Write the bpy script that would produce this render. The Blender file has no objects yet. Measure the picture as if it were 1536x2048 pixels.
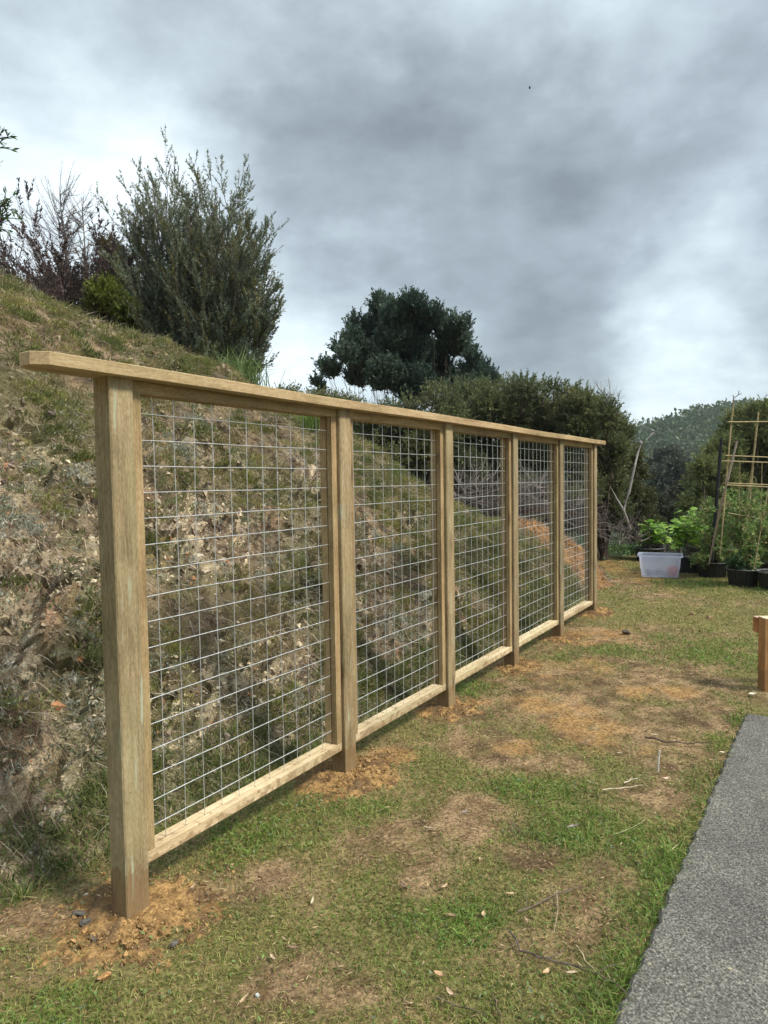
import bpy, bmesh, math, random
import numpy as np
from mathutils import Matrix, Vector
# ------------------------------------------------------------------ camera, world, sun
sc = bpy.context.scene
W = bpy.data.worlds.new("World"); sc.world = W; W.use_nodes = True
col = sc.collection
R = math.radians
CAMZ = 1.57
cam_d = bpy.data.cameras.new("camera"); cam = bpy.data.objects.new("camera", cam_d); col.objects.link(cam)
cam_d.sensor_fit = 'HORIZONTAL'; cam_d.sensor_width = 36; cam_d.lens = 36*1300/1536
cam_d.clip_start = .05; cam_d.clip_end = 9000
cmat = Matrix.Rotation(R(90-2.69), 4, 'X') @ Matrix.Rotation(R(-.86), 4, 'Z')
cam.matrix_world = Matrix.Translation((0, 0, CAMZ)) @ cmat
sc.camera = cam
sc.view_settings.view_transform = 'Standard'; sc.view_settings.look = 'None'
sc.view_settings.gamma = 1; sc.view_settings.exposure = 1.6
sc.render.resolution_x = 768; sc.render.resolution_y = 1024

def ray(px, py):
    v = cmat.to_3x3() @ Vector(((px-768)/1300, -(py-1024)/1300, -1)); return v
def at(px, py, Y):
    v = ray(px, py); s = Y/v.y; return np.array([v.x*s, Y, CAMZ+v.z*s])
def gnd(px, py, z=0.):
    v = ray(px, py); s = (z-CAMZ)/v.z; return np.array([v.x*s, v.y*s, z])

SUN_EL, SUN_AZ = 50, 112      # azimuth clockwise from +Y: behind the camera, to the right
sd = bpy.data.lights.new("sun", 'SUN'); so = bpy.data.objects.new("sun", sd); col.objects.link(so)
sd.energy = 1.5; sd.angle = R(11); sd.color = (1, .925, .80)
dv = Vector((math.sin(R(SUN_AZ))*math.cos(R(SUN_EL)), math.cos(R(SUN_AZ))*math.cos(R(SUN_EL)), math.sin(R(SUN_EL))))
so.rotation_euler = dv.to_track_quat('Z', 'Y').to_euler()

def build_world():
    nt = W.node_tree; N = nt.nodes; L = nt.links; N.clear()
    out = N.new('ShaderNodeOutputWorld'); bg = N.new('ShaderNodeBackground'); L.new(bg.outputs[0], out.inputs[0])
    bg.inputs[1].default_value = .1
    sky = N.new('ShaderNodeTexSky'); sky.sky_type = 'NISHITA'; sky.sun_disc = False
    sky.sun_elevation = R(SUN_EL); sky.sun_rotation = R(SUN_AZ)
    tc = N.new('ShaderNodeTexCoord')
    def mth(op, a, b=None, c=None):
        n = N.new('ShaderNodeMath'); n.operation = op
        for i, v in enumerate((a, b, c)):
            if v is None: continue
            if hasattr(v, 'links'): L.new(v, n.inputs[i])
            else: n.inputs[i].default_value = v
        return n.outputs[0]
    sep = N.new('ShaderNodeSeparateXYZ'); L.new(tc.outputs['Generated'], sep.inputs[0])
    z = mth('MAXIMUM', sep.outputs[2], 0.0); zz = mth('ADD', z, .22)
    cmb = N.new('ShaderNodeCombineXYZ')
    L.new(mth('DIVIDE', sep.outputs[0], zz), cmb.inputs[0]); L.new(mth('DIVIDE', sep.outputs[1], zz), cmb.inputs[1])
    def noise(vec, scale, det, rough, dist=0, off=0):
        mp = N.new('ShaderNodeMapping'); L.new(vec, mp.inputs[0]); mp.inputs['Location'].default_value = (off, off*.7, off*1.3)
        n = N.new('ShaderNodeTexNoise'); n.inputs['Scale'].default_value = scale; n.inputs['Detail'].default_value = det
        n.inputs['Roughness'].default_value = rough; n.inputs['Distortion'].default_value = dist
        L.new(mp.outputs[0], n.inputs[0]); return n
    sq = N.new('ShaderNodeVectorMath'); sq.operation = 'MULTIPLY'; L.new(tc.outputs['Generated'], sq.inputs[0]); sq.inputs[1].default_value = (1, 1, 1.9)
    n1 = noise(sq.outputs[0], 3.6, 8, .58, .0, 3.1)
    n2 = noise(cmb.outputs[0], 2.6, 7, .5, .1, 7.7)
    # direction warped by noise for the ragged outlines of the big cloud masses
    w1 = noise(tc.outputs['Generated'], 3.5, 5, .55, 0, 1.7)
    vm = N.new('ShaderNodeVectorMath'); vm.operation = 'MULTIPLY_ADD'; L.new(w1.outputs['Color'], vm.inputs[0])
    vm.inputs[1].default_value = (.34,)*3; vm.inputs[2].default_value = (-.17,)*3
    va = N.new('ShaderNodeVectorMath'); va.operation = 'ADD'; L.new(tc.outputs['Generated'], va.inputs[0]); L.new(vm.outputs[0], va.inputs[1])
    vn = N.new('ShaderNodeVectorMath'); vn.operation = 'NORMALIZE'; L.new(va.outputs[0], vn.inputs[0])
    base = mth('MULTIPLY_ADD', n1.outputs[0], .95, -.15)
    base = mth('MULTIPLY_ADD', n2.outputs[0], .45, mth('SUBTRACT', base, .21))
    # where the cloud layer is thin (+) or thick (-): compass/elevation directions, angular radius, weight
    spots = [((60, 250), 13, .30), ((90, 420), 12, .18), ((420, 60), 10, .12), ((590, 610), 11, .32), ((1060, 60), 9, .10),
             ((1270, 250), 12, .30), ((1330, 320), 6, .22), ((1300, 650), 9, .23), ((1480, 610), 7, .20), ((1330, 815), 7, .32), ((1000, 690), 9, .10),
             ((1250, 825), 5, .18), ((20, 500), 8, .10), ((640, 720), 8, .12),
             ((760, 260), 11, -.02), ((930, 480), 12, -.20), ((700, 520), 8, -.10), ((620, 400), 9, -.06), ((1350, 490), 11, -.30), ((1150, 500), 11, -.20),
             ((1450, 60), 12, -.10), ((130, 60), 11, -.08), ((1100, 720), 5, -.06), ((1480, 730), 6, -.12), ((420, 220), 10, -.08)]
    acc = base
    for (p, rad, w) in spots:
        d = ray(*p).normalized()
        dt = N.new('ShaderNodeVectorMath'); dt.operation = 'DOT_PRODUCT'; L.new(vn.outputs[0], dt.inputs[0]); dt.inputs[1].default_value = d
        mr = N.new('ShaderNodeMapRange'); mr.interpolation_type = 'SMOOTHSTEP'
        L.new(dt.outputs['Value'], mr.inputs[0]); mr.inputs[1].default_value = math.cos(R(rad*1.55)); mr.inputs[2].default_value = 1.0
        mr.inputs[3].default_value = 0; mr.inputs[4].default_value = w*.85
        acc = mth('ADD', acc, mr.outputs[0])
    cr = N.new('ShaderNodeValToRGB'); L.new(acc, cr.inputs[0]); e = cr.color_ramp.elements
    pts = [(.04, (.150, .172, .182)), (.26, (.240, .277, .297)), (.48, (.380, .440, .468)), (.68, (.54, .61, .637)), (.92, (.76, .825, .845))]
    e[0].position, e[0].color = pts[0][0], (*pts[0][1], 1); e[1].position, e[1].color = pts[-1][0], (*pts[-1][1], 1)
    for p, c in pts[1:-1]:
        k = e.new(p); k.color = (*c, 1)
    # a cloudy sky is brightest overhead
    mz = N.new('ShaderNodeMapRange'); mz.interpolation_type = 'SMOOTHSTEP'; L.new(sep.outputs[2], mz.inputs[0])
    mz.inputs[1].default_value = .60; mz.inputs[2].default_value = .95; mz.inputs[3].default_value = 5.7; mz.inputs[4].default_value = 16
    sc_ = N.new('ShaderNodeVectorMath'); sc_.operation = 'SCALE'; L.new(cr.outputs[0], sc_.inputs[0]); L.new(mz.outputs[0], sc_.inputs['Scale'])
    mix = N.new('ShaderNodeMix'); mix.data_type = 'RGBA'; mix.inputs[0].default_value = .90
    L.new(sky.outputs[0], mix.inputs[6]); L.new(sc_.outputs[0], mix.inputs[7]); L.new(mix.outputs[2], bg.inputs[0])
build_world()

# ------------------------------------------------------------------ helpers
rs = np.random.RandomState
def tag(o, label=None, cat=None, group=None, kind=None):
    if label: o['label'] = label
    if cat: o['category'] = cat
    if group: o['group'] = group
    if kind: o['kind'] = kind
    return o
def empty(name, loc, label, cat, group=None):
    o = bpy.data.objects.new(name, None); o.location = loc; o.empty_display_size = .1; col.objects.link(o)
    bpy.context.view_layer.update()
    return tag(o, label, cat, group)
def link(name, me, mat=None, parent=None):
    o = bpy.data.objects.new(name, me); col.objects.link(o)
    if mat: me.materials.append(mat)
    if parent:
        o.parent = parent; o.matrix_parent_inverse = Matrix.Translation(parent.location).inverted()
    return o
def npmesh(name, V, F, C=None, smooth=False, gc=None):
    """V (n,3); F list of (m,k) index arrays; C (n,3) vertex colours; gc (n,3) grain coordinates"""
    V = np.ascontiguousarray(V, dtype=np.float32); F = [np.ascontiguousarray(f, dtype=np.int32) for f in F if len(f)]
    me = bpy.data.meshes.new(name); me.vertices.add(len(V)); me.vertices.foreach_set('co', V.ravel())
    idx = np.concatenate([f.ravel() for f in F]); tot = np.concatenate([np.full(len(f), f.shape[1], np.int32) for f in F])
    st = np.concatenate([[0], np.cumsum(tot)[:-1]]).astype(np.int32)
    me.loops.add(len(idx)); me.loops.foreach_set('vertex_index', idx)
    me.polygons.add(len(tot)); me.polygons.foreach_set('loop_start', st); me.polygons.foreach_set('loop_total', tot)
    me.polygons.foreach_set('use_smooth', np.full(len(tot), bool(smooth)))
    if C is not None:
        a = me.color_attributes.new('Col', 'FLOAT_COLOR', 'POINT'); cc = np.ones((len(V), 4), np.float32); cc[:, :3] = C
        a.data.foreach_set('color', cc.ravel())
    if gc is not None:
        a = me.attributes.new('gc', 'FLOAT_VECTOR', 'POINT'); a.data.foreach_set('vector', np.asarray(gc, np.float32).ravel())
    me.update(calc_edges=True); me.validate(); return me
class Acc:
    def __init__(s): s.V = []; s.F = {}; s.C = []; s.G = []; s.n = 0
    def add(s, V, F, C=None, G=None):
        V = np.asarray(V, float).reshape(-1, 3)
        for f in (F if isinstance(F, list) else [F]):
            f = np.asarray(f); s.F.setdefault(f.shape[1], []).append(f+s.n)
        s.V.append(V); s.n += len(V)
        s.C.append(np.broadcast_to(np.asarray(C if C is not None else (1, 1, 1), float), (len(V), 3)))
        s.G.append(np.asarray(G if G is not None else np.zeros((len(V), 3)), float))
    def mesh(s, name, smooth=False):
        return npmesh(name, np.concatenate(s.V), [np.concatenate(f) for f in s.F.values()], np.concatenate(s.C), smooth, np.concatenate(s.G))
    def build(s, name, mat, parent=None, smooth=False): return link(name, s.mesh(name, smooth), mat, parent)

def hash2(ix, iy, seed):
    h = (ix.astype(np.int64)*374761393 + iy.astype(np.int64)*668265263 + seed*974634777) & 0x7fffffff
    h = ((h ^ (h >> 13))*1274126177) & 0x7fffffff; h = (h ^ (h >> 16)) & 0xffffff
    return h/float(0xffffff)
def vnoise(x, y, seed=0):
    ix = np.floor(x); iy = np.floor(y); fx = x-ix; fy = y-iy; u = fx*fx*(3-2*fx); v = fy*fy*(3-2*fy)
    ix = ix.astype(np.int64); iy = iy.astype(np.int64)
    a = hash2(ix, iy, seed); b = hash2(ix+1, iy, seed); c = hash2(ix, iy+1, seed); d = hash2(ix+1, iy+1, seed)
    return (a+(b-a)*u)*(1-v)+(c+(d-c)*u)*v
def fbm(x, y, seed=0, oct=4, gain=.5):
    s = 0; a = 1; t = 0
    for i in range(oct):
        s = s+a*vnoise(x*2**i+i*17.3, y*2**i-i*9.1, seed+i); t += a; a *= gain
    return s/t
def cell(x, y, seed=0):
    """cellular noise: nearest distance, second distance, id value"""
    ix = np.floor(x).astype(np.int64); iy = np.floor(y).astype(np.int64)
    d1 = np.full(x.shape, 9.); d2 = np.full(x.shape, 9.); v = np.zeros(x.shape); px = np.zeros(x.shape); py = np.zeros(x.shape)
    for a in (-1, 0, 1):
        for b in (-1, 0, 1):
            cx = ix+a; cy = iy+b; ox = cx+hash2(cx, cy, seed); oy = cy+hash2(cx, cy, seed+5); d = np.hypot(x-ox, y-oy)
            m = d < d1; d2 = np.where(m, d1, np.minimum(d2, d)); v = np.where(m, hash2(cx, cy, seed+9), v)
            px = np.where(m, x-ox, px); py = np.where(m, y-oy, py); d1 = np.where(m, d, d1)
    return d1, d2, v, px, py
def sm(a, b, x): t = np.clip((x-a)/(b-a), 0, 1); return t*t*(3-2*t)
def lerp(a, b, t): t = np.asarray(t)[..., None]; return np.asarray(a)*(1-t)+np.asarray(b)*t
def unit(v): return v/np.maximum(np.linalg.norm(v, axis=-1, keepdims=True), 1e-9)

def pick(r, n, cols): c = np.array(cols); return c[r.randint(0, len(c), n)]*r.uniform(.85, 1.15, (n, 1))
def leaves(acc, P, D, L, Wd, C, r, fold=.0, jit=1.0):
    """diamond leaves: base P, direction D, length L, width Wd, colour C (n,3)"""
    n = len(P); D = unit(D); rnd = r.normal(size=(n, 3)); S = unit(np.cross(D, rnd)); L = np.broadcast_to(L, (n,))[:, None]; Wd = np.broadcast_to(Wd, (n,))[:, None]
    U = np.cross(S, D)
    mid = P+D*L*.45+U*L*fold
    V = np.stack([P, mid+S*Wd*.5, P+D*L, mid-S*Wd*.5], 1).reshape(-1, 3)
    F = np.arange(4*n).reshape(n, 4); C = np.broadcast_to(C, (n, 3))
    acc.add(V, F, np.repeat(C, 4, 0))
def blades(acc, P, D, L, Wd, C, bend, r, tipc=None):
    """grass blades of two joints: bend = unit vectors the tip droops towards"""
    n = len(P); L = np.broadcast_to(L, (n,))[:, None]; Wd = np.broadcast_to(Wd, (n,))[:, None]
    D = unit(D); S = unit(np.cross(D, r.normal(size=(n, 3)))+1e-6)
    m = P+D*L*.55; t = m+unit(D+bend)*L*.5
    V = np.stack([P-S*Wd*.5, P+S*Wd*.5, m-S*Wd*.38, m+S*Wd*.38, t], 1).reshape(-1, 3)
    b = np.arange(n)[:, None]*5
    C = np.broadcast_to(C, (n, 3)); C5 = np.repeat(C, 5, 0).copy()
    if tipc is not None: C5[4::5] = tipc
    acc.add(V, [b+np.array([[0, 1, 3, 2]]), b+np.array([[2, 3, 4]])], C5)
def tube(acc, pts, rad, k=6, C=None, cap=False):
    pts = np.asarray(pts, float); m = len(pts); rad = np.broadcast_to(rad, (m,))
    tg = unit(np.gradient(pts, axis=0)); ref = np.array([0, 0, 1.]) if abs(tg[0][2]) < .9 else np.array([1., 0, 0])
    S = unit(np.cross(tg, ref)); U = np.cross(S, tg); a = np.arange(k)*2*np.pi/k
    V = (pts[:, None]+rad[:, None, None]*(np.cos(a)[None, :, None]*S[:, None]+np.sin(a)[None, :, None]*U[:, None])).reshape(-1, 3)
    i = np.arange(m-1)[:, None]*k; j = np.arange(k)[None]; jn = (j+1) % k
    F = [np.stack([i+j, i+jn, i+k+jn, i+k+j], -1).reshape(-1, 4)]
    if cap: F += [np.arange(k)[::-1][None], (np.arange(k)+(m-1)*k)[None]]
    acc.add(V, F, C)
def bx(acc, c, s, M=None, C=None, bev=.0, gco=None):
    """bevelled box centred at c, size s, orthonormal axes M rows (x,y,z)"""
    bm = bmesh.new(); bmesh.ops.create_cube(bm, size=1); bmesh.ops.scale(bm, vec=s, verts=bm.verts)
    if bev: bmesh.ops.bevel(bm, geom=bm.edges[:], offset=bev, segments=2, profile=.6, affect='EDGES')
    V = np.array([v.co for v in bm.verts]); F = {}
    for f in bm.faces: F.setdefault(len(f.verts), []).append([v.index for v in f.verts])
    bm.free(); G = V.copy()
    if gco is not None: G = G+np.asarray(gco)
    if M is not None: V = V@np.asarray(M)
    acc.add(V+np.asarray(c), [np.array(f) for f in F.values()], C, G)

# ---- materials
def mat(name, rough=.8, spec=.3):
    m = bpy.data.materials.new(name); m.use_nodes = True; b = m.node_tree.nodes['Principled BSDF']
    b.inputs['Roughness'].default_value = rough; b.inputs['Specular IOR Level'].default_value = spec; return m, m.node_tree, b
def nnoise(nt, vec, scale, det=4, rough=.55, dist=0):
    n = nt.nodes.new('ShaderNodeTexNoise'); n.inputs['Scale'].default_value = scale; n.inputs['Detail'].default_value = det
    n.inputs['Roughness'].default_value = rough; n.inputs['Distortion'].default_value = dist
    if vec is not None: nt.links.new(vec, n.inputs['Vector'])
    return n.outputs['Fac']
def nramp(nt, fac, pts):
    n = nt.nodes.new('ShaderNodeValToRGB'); nt.links.new(fac, n.inputs[0]); e = n.color_ramp.elements
    e[0].position, e[0].color = pts[0][0], (*pts[0][1], 1); e[1].position, e[1].color = pts[-1][0], (*pts[-1][1], 1)
    for p, c in pts[1:-1]:
        k = e.new(p); k.color = (*c, 1)
    return n.outputs[0]
def nmix(nt, fac, a, b, mode='MIX'):
    n = nt.nodes.new('ShaderNodeMix'); n.data_type = 'RGBA'; n.blend_type = mode
    for i, v in ((0, fac), (6, a), (7, b)):
        if hasattr(v, 'links'): nt.links.new(v, n.inputs[i])
        elif i == 0: n.inputs[0].default_value = v
        else: n.inputs[i].default_value = (*v, 1)
    return n.outputs[2]
def nbump(nt, b, h, strength, dist=.01):
    n = nt.nodes.new('ShaderNodeBump'); n.inputs['Strength'].default_value = strength; n.inputs['Distance'].default_value = dist
    nt.links.new(h, n.inputs['Height']); nt.links.new(n.outputs[0], b.inputs['Normal'])
def ncoord(nt, kind='Object'):
    t = nt.nodes.new('ShaderNodeTexCoord'); return t.outputs[kind]
def nattr(nt, name, out='Color'):
    a = nt.nodes.new('ShaderNodeAttribute'); a.attribute_name = name; return a.outputs[out]
def nmap(nt, vec, scale=(1, 1, 1), rot=(0, 0, 0)):
    n = nt.nodes.new('ShaderNodeMapping'); nt.links.new(vec, n.inputs[0]); n.inputs['Scale'].default_value = scale; n.inputs['Rotation'].default_value = rot
    return n.outputs[0]
G = (.5, .5, .5)
def colmat(name, rough=.75, spec=.25, var=.25, scale=40, trans=0., bump=0):
    """vertex colour times a fine procedural variation"""
    m, nt, b = mat(name, rough, spec)
    n = nnoise(nt, ncoord(nt), scale, 3); v = nramp(nt, n, [(.3, (1-var,)*3), (.7, (1+var,)*3)])
    c = nmix(nt, 1., nattr(nt, 'Col'), v, 'MULTIPLY'); nt.links.new(c, b.inputs['Base Color'])
    if bump: nbump(nt, b, n, bump, .01)
    if trans:
        t = nt.nodes.new('ShaderNodeBsdfTranslucent'); nt.links.new(c, t.inputs[0]); mx = nt.nodes.new('ShaderNodeMixShader'); mx.inputs[0].default_value = trans
        nt.links.new(b.outputs[0], mx.inputs[1]); nt.links.new(t.outputs[0], mx.inputs[2]); nt.links.new(mx.outputs[0], nt.nodes['Material Output'].inputs[0])
    return m
M = {}
M['leaf'] = colmat('leaf', .5, .4, .2, 3, trans=.32)
M['grass'] = colmat('grass', .6, .3, .2, 5, trans=.25)
M['twig'] = colmat('twig', .85, .2, .25, 60)
M['stone'] = colmat('stone', .85, .25, .35, 90, bump=.4)
M['soil'] = colmat('soil', .95, .1, .35, 120, bump=.5)

def wood_mat(name, dark, mid, light, stain=0., knots=.6):
    m, nt, b = mat(name, .72, .25); L = nt.links
    v = nattr(nt, 'gc', 'Vector')
    g1 = nnoise(nt, nmap(nt, v, (1.2, 28, 28)), 3, 6, .6, .8)          # grain streaks along x
    g2 = nnoise(nt, nmap(nt, v, (6, 160, 160)), 3, 4, .6)              # fine fibres
    g3 = nnoise(nt, nmap(nt, v, (1.1, 2.6, 2.6)), 2.3, 4, .6)          # broad patches
    c = nramp(nt, g1, [(.36, dark), (.5, mid), (.64, light)])
    c = nmix(nt, .55, c, nramp(nt, g3, [(.32, tuple(x*.72 for x in dark)), (.5, mid), (.70, tuple(x*1.12 for x in light))]))
    c = nmix(nt, .5, c, nramp(nt, g2, [(.3, G), (.7, (1, 1, 1))]), 'SOFT_LIGHT')
    g4 = nnoise(nt, nmap(nt, v, (22, 70, 70)), 2.2, 4, .65); c = nmix(nt, .7, c, nramp(nt, g4, [(.34, (.28,)*3), (.66, (.74,)*3)]), 'SOFT_LIGHT')
    # green preservative tint in patches
    gt = nnoise(nt, nmap(nt, v, (.8, 4, 4)), 1.7, 3)
    c = nmix(nt, nramp(nt, gt, [(.45, (0, 0, 0)), (.75, (.35, .35, .35))]), c, (.19, .20, .095))
    # knots: squashed cells
    vo = nt.nodes.new('ShaderNodeTexVoronoi'); vo.inputs['Scale'].default_value = 1.0; L.new(nmap(nt, v, (2.3, 7.5, 7.5)), vo.inputs[0])
    kn = nramp(nt, vo.outputs['Distance'], [(.07, (knots*1.2,)*3), (.16, (knots*.35,)*3), (.30, (0, 0, 0))])
    c = nmix(nt, kn, c, (.085, .048, .022))
    if stain:      # pale resin / preservative salt runs
        vs = nnoise(nt, nmap(nt, v, (2.2, 34, 34)), 1.6, 3, .5)
        ma = nnoise(nt, nmap(nt, v, (2.2, 5, 5)), 1.3, 2)
        ss = nmix(nt, 1., nramp(nt, vs, [(.58, (0, 0, 0)), (.68, (stain,)*3)]), nramp(nt, ma, [(.50, (0, 0, 0)), (.58, (1, 1, 1))]), 'MULTIPLY')
        c = nmix(nt, ss, c, (.42, .47, .38))
    # tiny nail holes / specks
    v2 = nt.nodes.new('ShaderNodeTexVoronoi'); v2.inputs['Scale'].default_value = 1.; L.new(nmap(nt, v, (14, 20, 20)), v2.inputs[0])
    c = nmix(nt, nramp(nt, v2.outputs['Distance'], [(.035, (.75,)*3), (.06, (0, 0, 0))]), c, (.03, .02, .012))
    oi = nt.nodes.new('ShaderNodeObjectInfo'); c = nmix(nt, 1., c, nramp(nt, oi.outputs['Random'], [(0, (.84, .84, .82)), (.35, (1.06, 1.0, .93)), (.65, (.93, .96, .88)), (1, (1.13, 1.09, 1.04))]), 'MULTIPLY')
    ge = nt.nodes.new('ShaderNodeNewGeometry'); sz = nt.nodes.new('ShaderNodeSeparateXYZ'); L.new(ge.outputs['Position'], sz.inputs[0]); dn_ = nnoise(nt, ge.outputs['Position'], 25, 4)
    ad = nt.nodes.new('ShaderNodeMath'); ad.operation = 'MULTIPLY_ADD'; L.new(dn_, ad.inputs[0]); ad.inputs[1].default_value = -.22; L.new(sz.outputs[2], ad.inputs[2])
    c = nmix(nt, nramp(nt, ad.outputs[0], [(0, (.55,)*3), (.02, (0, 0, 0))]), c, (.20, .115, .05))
    L.new(c, b.inputs['Base Color'])
    nbump(nt, b, nmix(nt, .5, g1, g2), .35, .004); return m
M['wood'] = wood_mat('treated_pine', (.175, .115, .056), (.275, .192, .102), (.38, .285, .165), .0)
M['wood_post'] = wood_mat('treated_pine_post', (.165, .120, .068), (.265, .202, .120), (.36, .285, .18), .8)
M['wood_cap'] = wood_mat('pine_cap', (.25, .170, .092), (.37, .262, .152), (.46, .345, .215), .0, .3)
M['wood_fresh'] = wood_mat('fresh_pine', (.37, .275, .16), (.52, .41, .26), (.63, .52, .36), .0, .35)
m, nt, b = mat('galvanised_wire', .38, .5); b.inputs['Metallic'].default_value = .55; nt.links.new(nramp(nt, nnoise(nt, ncoord(nt), 45, 4), [(.3, (.46, .475, .48)), (.7, (.80, .82, .82))]), b.inputs['Base Color']); M['wire'] = m
m, nt, b = mat('black_plastic', .45, .4); n = nnoise(nt, ncoord(nt), 30, 3); nt.links.new(nramp(nt, n, [(.3, (.008, .009, .010)), (.8, (.022, .023, .024))]), b.inputs['Base Color']); M['black'] = m

# ------------------------------------------------------------------ frame of the fence line: T along it (away), N away from the camera side
TH = R(33.52); Tv = np.array([math.sin(TH), math.cos(TH), 0]); Nv = np.array([-math.cos(TH), math.sin(TH), 0]); Zv = np.array([0, 0, 1.])
def tn(t, n, z=0): return np.asarray(t)[..., None]*Tv+np.asarray(n)[..., None]*Nv+np.asarray(z)[..., None]*Zv
def to_tn(x, y): return x*Tv[0]+y*Tv[1], x*Nv[0]+y*Nv[1]

def toe(t): return np.interp(t, [-2, 1.3, 3.0, 5, 7, 8.3, 10, 12], [2.75, 2.68, 2.58, 2.52, 2.50, 2.52, 2.55, 3.6])
def crest(t): return np.interp(t, [-6, 0, 1.5, 3.06, 5.19, 6.21, 7.38, 8.4, 9.1, 9.9, 10.8, 11.8], [4.2, 4.05, 3.82, 3.5, 2.82, 2.27, 1.38, 1.0, .95, .90, .55, .02])
def ncrest(t): return np.interp(t, [-6, 0, 3.06, 5.19, 6.21, 7.38, 8.4, 9.3, 12], [6.9, 6.9, 6.3, 5.6, 5.05, 4.15, 3.65, 3.5, 4.2])
def bank_h(t, n):
    s = n-toe(t); hc = crest(t)*1.02; w = ncrest(t)-toe(t); q = s/w
    lo = np.where(q < 0, s*.8, hc*np.where(q < 1.2, 1.42*q-.40*q*q, 1.128+.46*(q-1.2)))
    k = .035*hc+.04; top = hc-.04*(s-w)
    return -k*np.log(np.exp(-np.clip(lo, -5, 9)/k)+np.exp(-np.clip(top, -5, 9)/k))
def ground_h(x, y):
    t, n = to_tn(x, y); r = np.hypot(x, y)
    lawn = .05*(fbm(x*.5+3, y*.5, 5, 3)-.5)+.018*(fbm(x*5, y*5, 11, 3)-.5)-.05-.03*np.exp(-((x+.94)**2+(y-2.27)**2)/.5)+.065*np.exp(-((x-2.5)**2+(y-7.9)**2)/.8)
    lawn = lawn+.05*np.exp(-((x-2.7)**2+(y-8.6)**2)/1.2)
    b = bank_h(t, n)-.15; w = sm(0, .25, b-lawn)
    h = np.where(b > lawn, lawn*(1-w)+b*w, lawn)
    drop = np.maximum(0, y-13.2-.35*np.maximum(0, -x)); h = h-np.minimum(drop*.28, 14)*(sm(0, 2, drop))
    az = np.degrees(np.arctan2(x, y))
    el = np.interp(az, [-180, -60, -20, 0, 10, 19.5, 22.5, 26, 30, 40, 60, 180], [3.5, 4, 3.6, 3.2, 3.0, 3.3, 4.1, 4.85, 4.9, 4.9, 4.5, 3.5])
    rz = 300*np.tan(np.radians(el))-3+10*(fbm(x/60, y/60, 3, 3)-.5)
    f = np.where(r < 300, sm(60, 300, r), 1-.75*sm(300, 1500, r))
    return np.where(r > 60, h*(1-sm(60, 120, r))+(-12)*sm(60, 120, r)+(rz+12)*f, h)

# ---- ground sheet
def growaxis(a, b, step, far, k=1.16):
    mid = np.arange(a, b, step); up = [b]; s = step
    while up[-1] < far: s *= k; up.append(up[-1]+s)
    dn = [a]; s = step
    while dn[-1] > -far: s *= k; dn.append(dn[-1]-s)
    return np.concatenate([np.array(dn[1:])[::-1], mid, np.array(up)])
# worn patches of the lawn: (px, py, rx, ry) read off the photo, placed on the ground as discs in metres
def patch(px, py, rx, ry):
    c = gnd(px, py); a = gnd(px+rx, py); b_ = gnd(px, py-ry); d = gnd(px, py+ry)
    return (c[0], c[1], abs(a[0]-c[0]), abs(b_[1]-d[1])/2)
DEAD = [patch(*p) for p in [(745, 1665, 115, 52), (850, 1735, 82, 55), (900, 1630, 60, 30), (965, 1590, 60, 22), (1065, 1690, 62, 26), (1165, 1790, 105, 70), (1230, 1730, 60, 40),
        (1000, 1478, 90, 30), (1100, 1510, 80, 25), (1150, 1360, 210, 75), (1350, 1355, 190, 52), (1330, 1560, 75, 42), (1240, 1270, 95, 20), (1220, 1420, 200, 45), (1330, 1490, 110, 40),
        (770, 1497, 50, 22), (420, 1760, 110, 35), (620, 1930, 150, 60), (70, 1800, 80, 26), (1420, 1390, 60, 34), (560, 1720, 60, 22), (1250, 1165, 60, 22)]]
CLAY = [patch(*p) for p in [(1110, 1400, 75, 45), (1150, 1330, 60, 20), (1090, 1350, 50, 18), (1215, 1265, 60, 12), (1225, 1130, 38, 32), (1010, 1475, 55, 18), (780, 1497, 32, 12), (1300, 1370, 60, 12)]]
LUSH = [patch(*p) for p in [(1440, 1480, 55, 40), (1400, 1600, 60, 70), (1330, 1720, 60, 60), (1260, 1850, 60, 80), (1190, 2000, 60, 90), (1340, 1300, 200, 30), (900, 1820, 90, 40), (60, 1990, 110, 60), (640, 1600, 90, 40),
        (480, 1640, 110, 50), (1050, 1560, 100, 25), (960, 1380, 50, 30), (1180, 1640, 120, 35), (1400, 1165, 140, 18)]]
def mask(P, x, y, soft=.5, seed=1, amp=.5):
    v = np.zeros(np.shape(x)); nz = (fbm(x*3.2, y*3.2, seed, 5, .6)-.5)*amp*5.0
    for (cx, cy, rx, ry) in P:
        d = np.hypot((x-cx)/rx, (y-cy)/ry)+nz; v = np.maximum(v, 1-sm(1-soft, 1+soft, d))
    return v
def deadm(x, y): return np.clip(mask(DEAD, x, y)*(.25+1.1*fbm(x*9, y*9, 91, 4))+.45*sm(.50, .64, fbm(x*2.3+7, y*2.3, 92, 5, .6))*sm(0, .5, 1-mask(LUSH, x, y, .6, 7, .5)), 0, 1)
SLAB_DIR = np.array([gnd(1490, 1426, -.018)[0]-gnd(1225, 2040, -.018)[0], gnd(1490, 1426, -.018)[1]-gnd(1225, 2040, -.018)[1]]); SLAB_DIR /= np.linalg.norm(SLAB_DIR)
SLAB_N = np.array([SLAB_DIR[1], -SLAB_DIR[0]]); S0 = gnd(1490, 1426, -.018)[:2]; 
def slab_d(x, y): return (x-S0[0])*SLAB_N[0]+(y-S0[1])*SLAB_N[1], (x-S0[0])*SLAB_DIR[0]+(y-S0[1])*SLAB_DIR[1]
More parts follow.
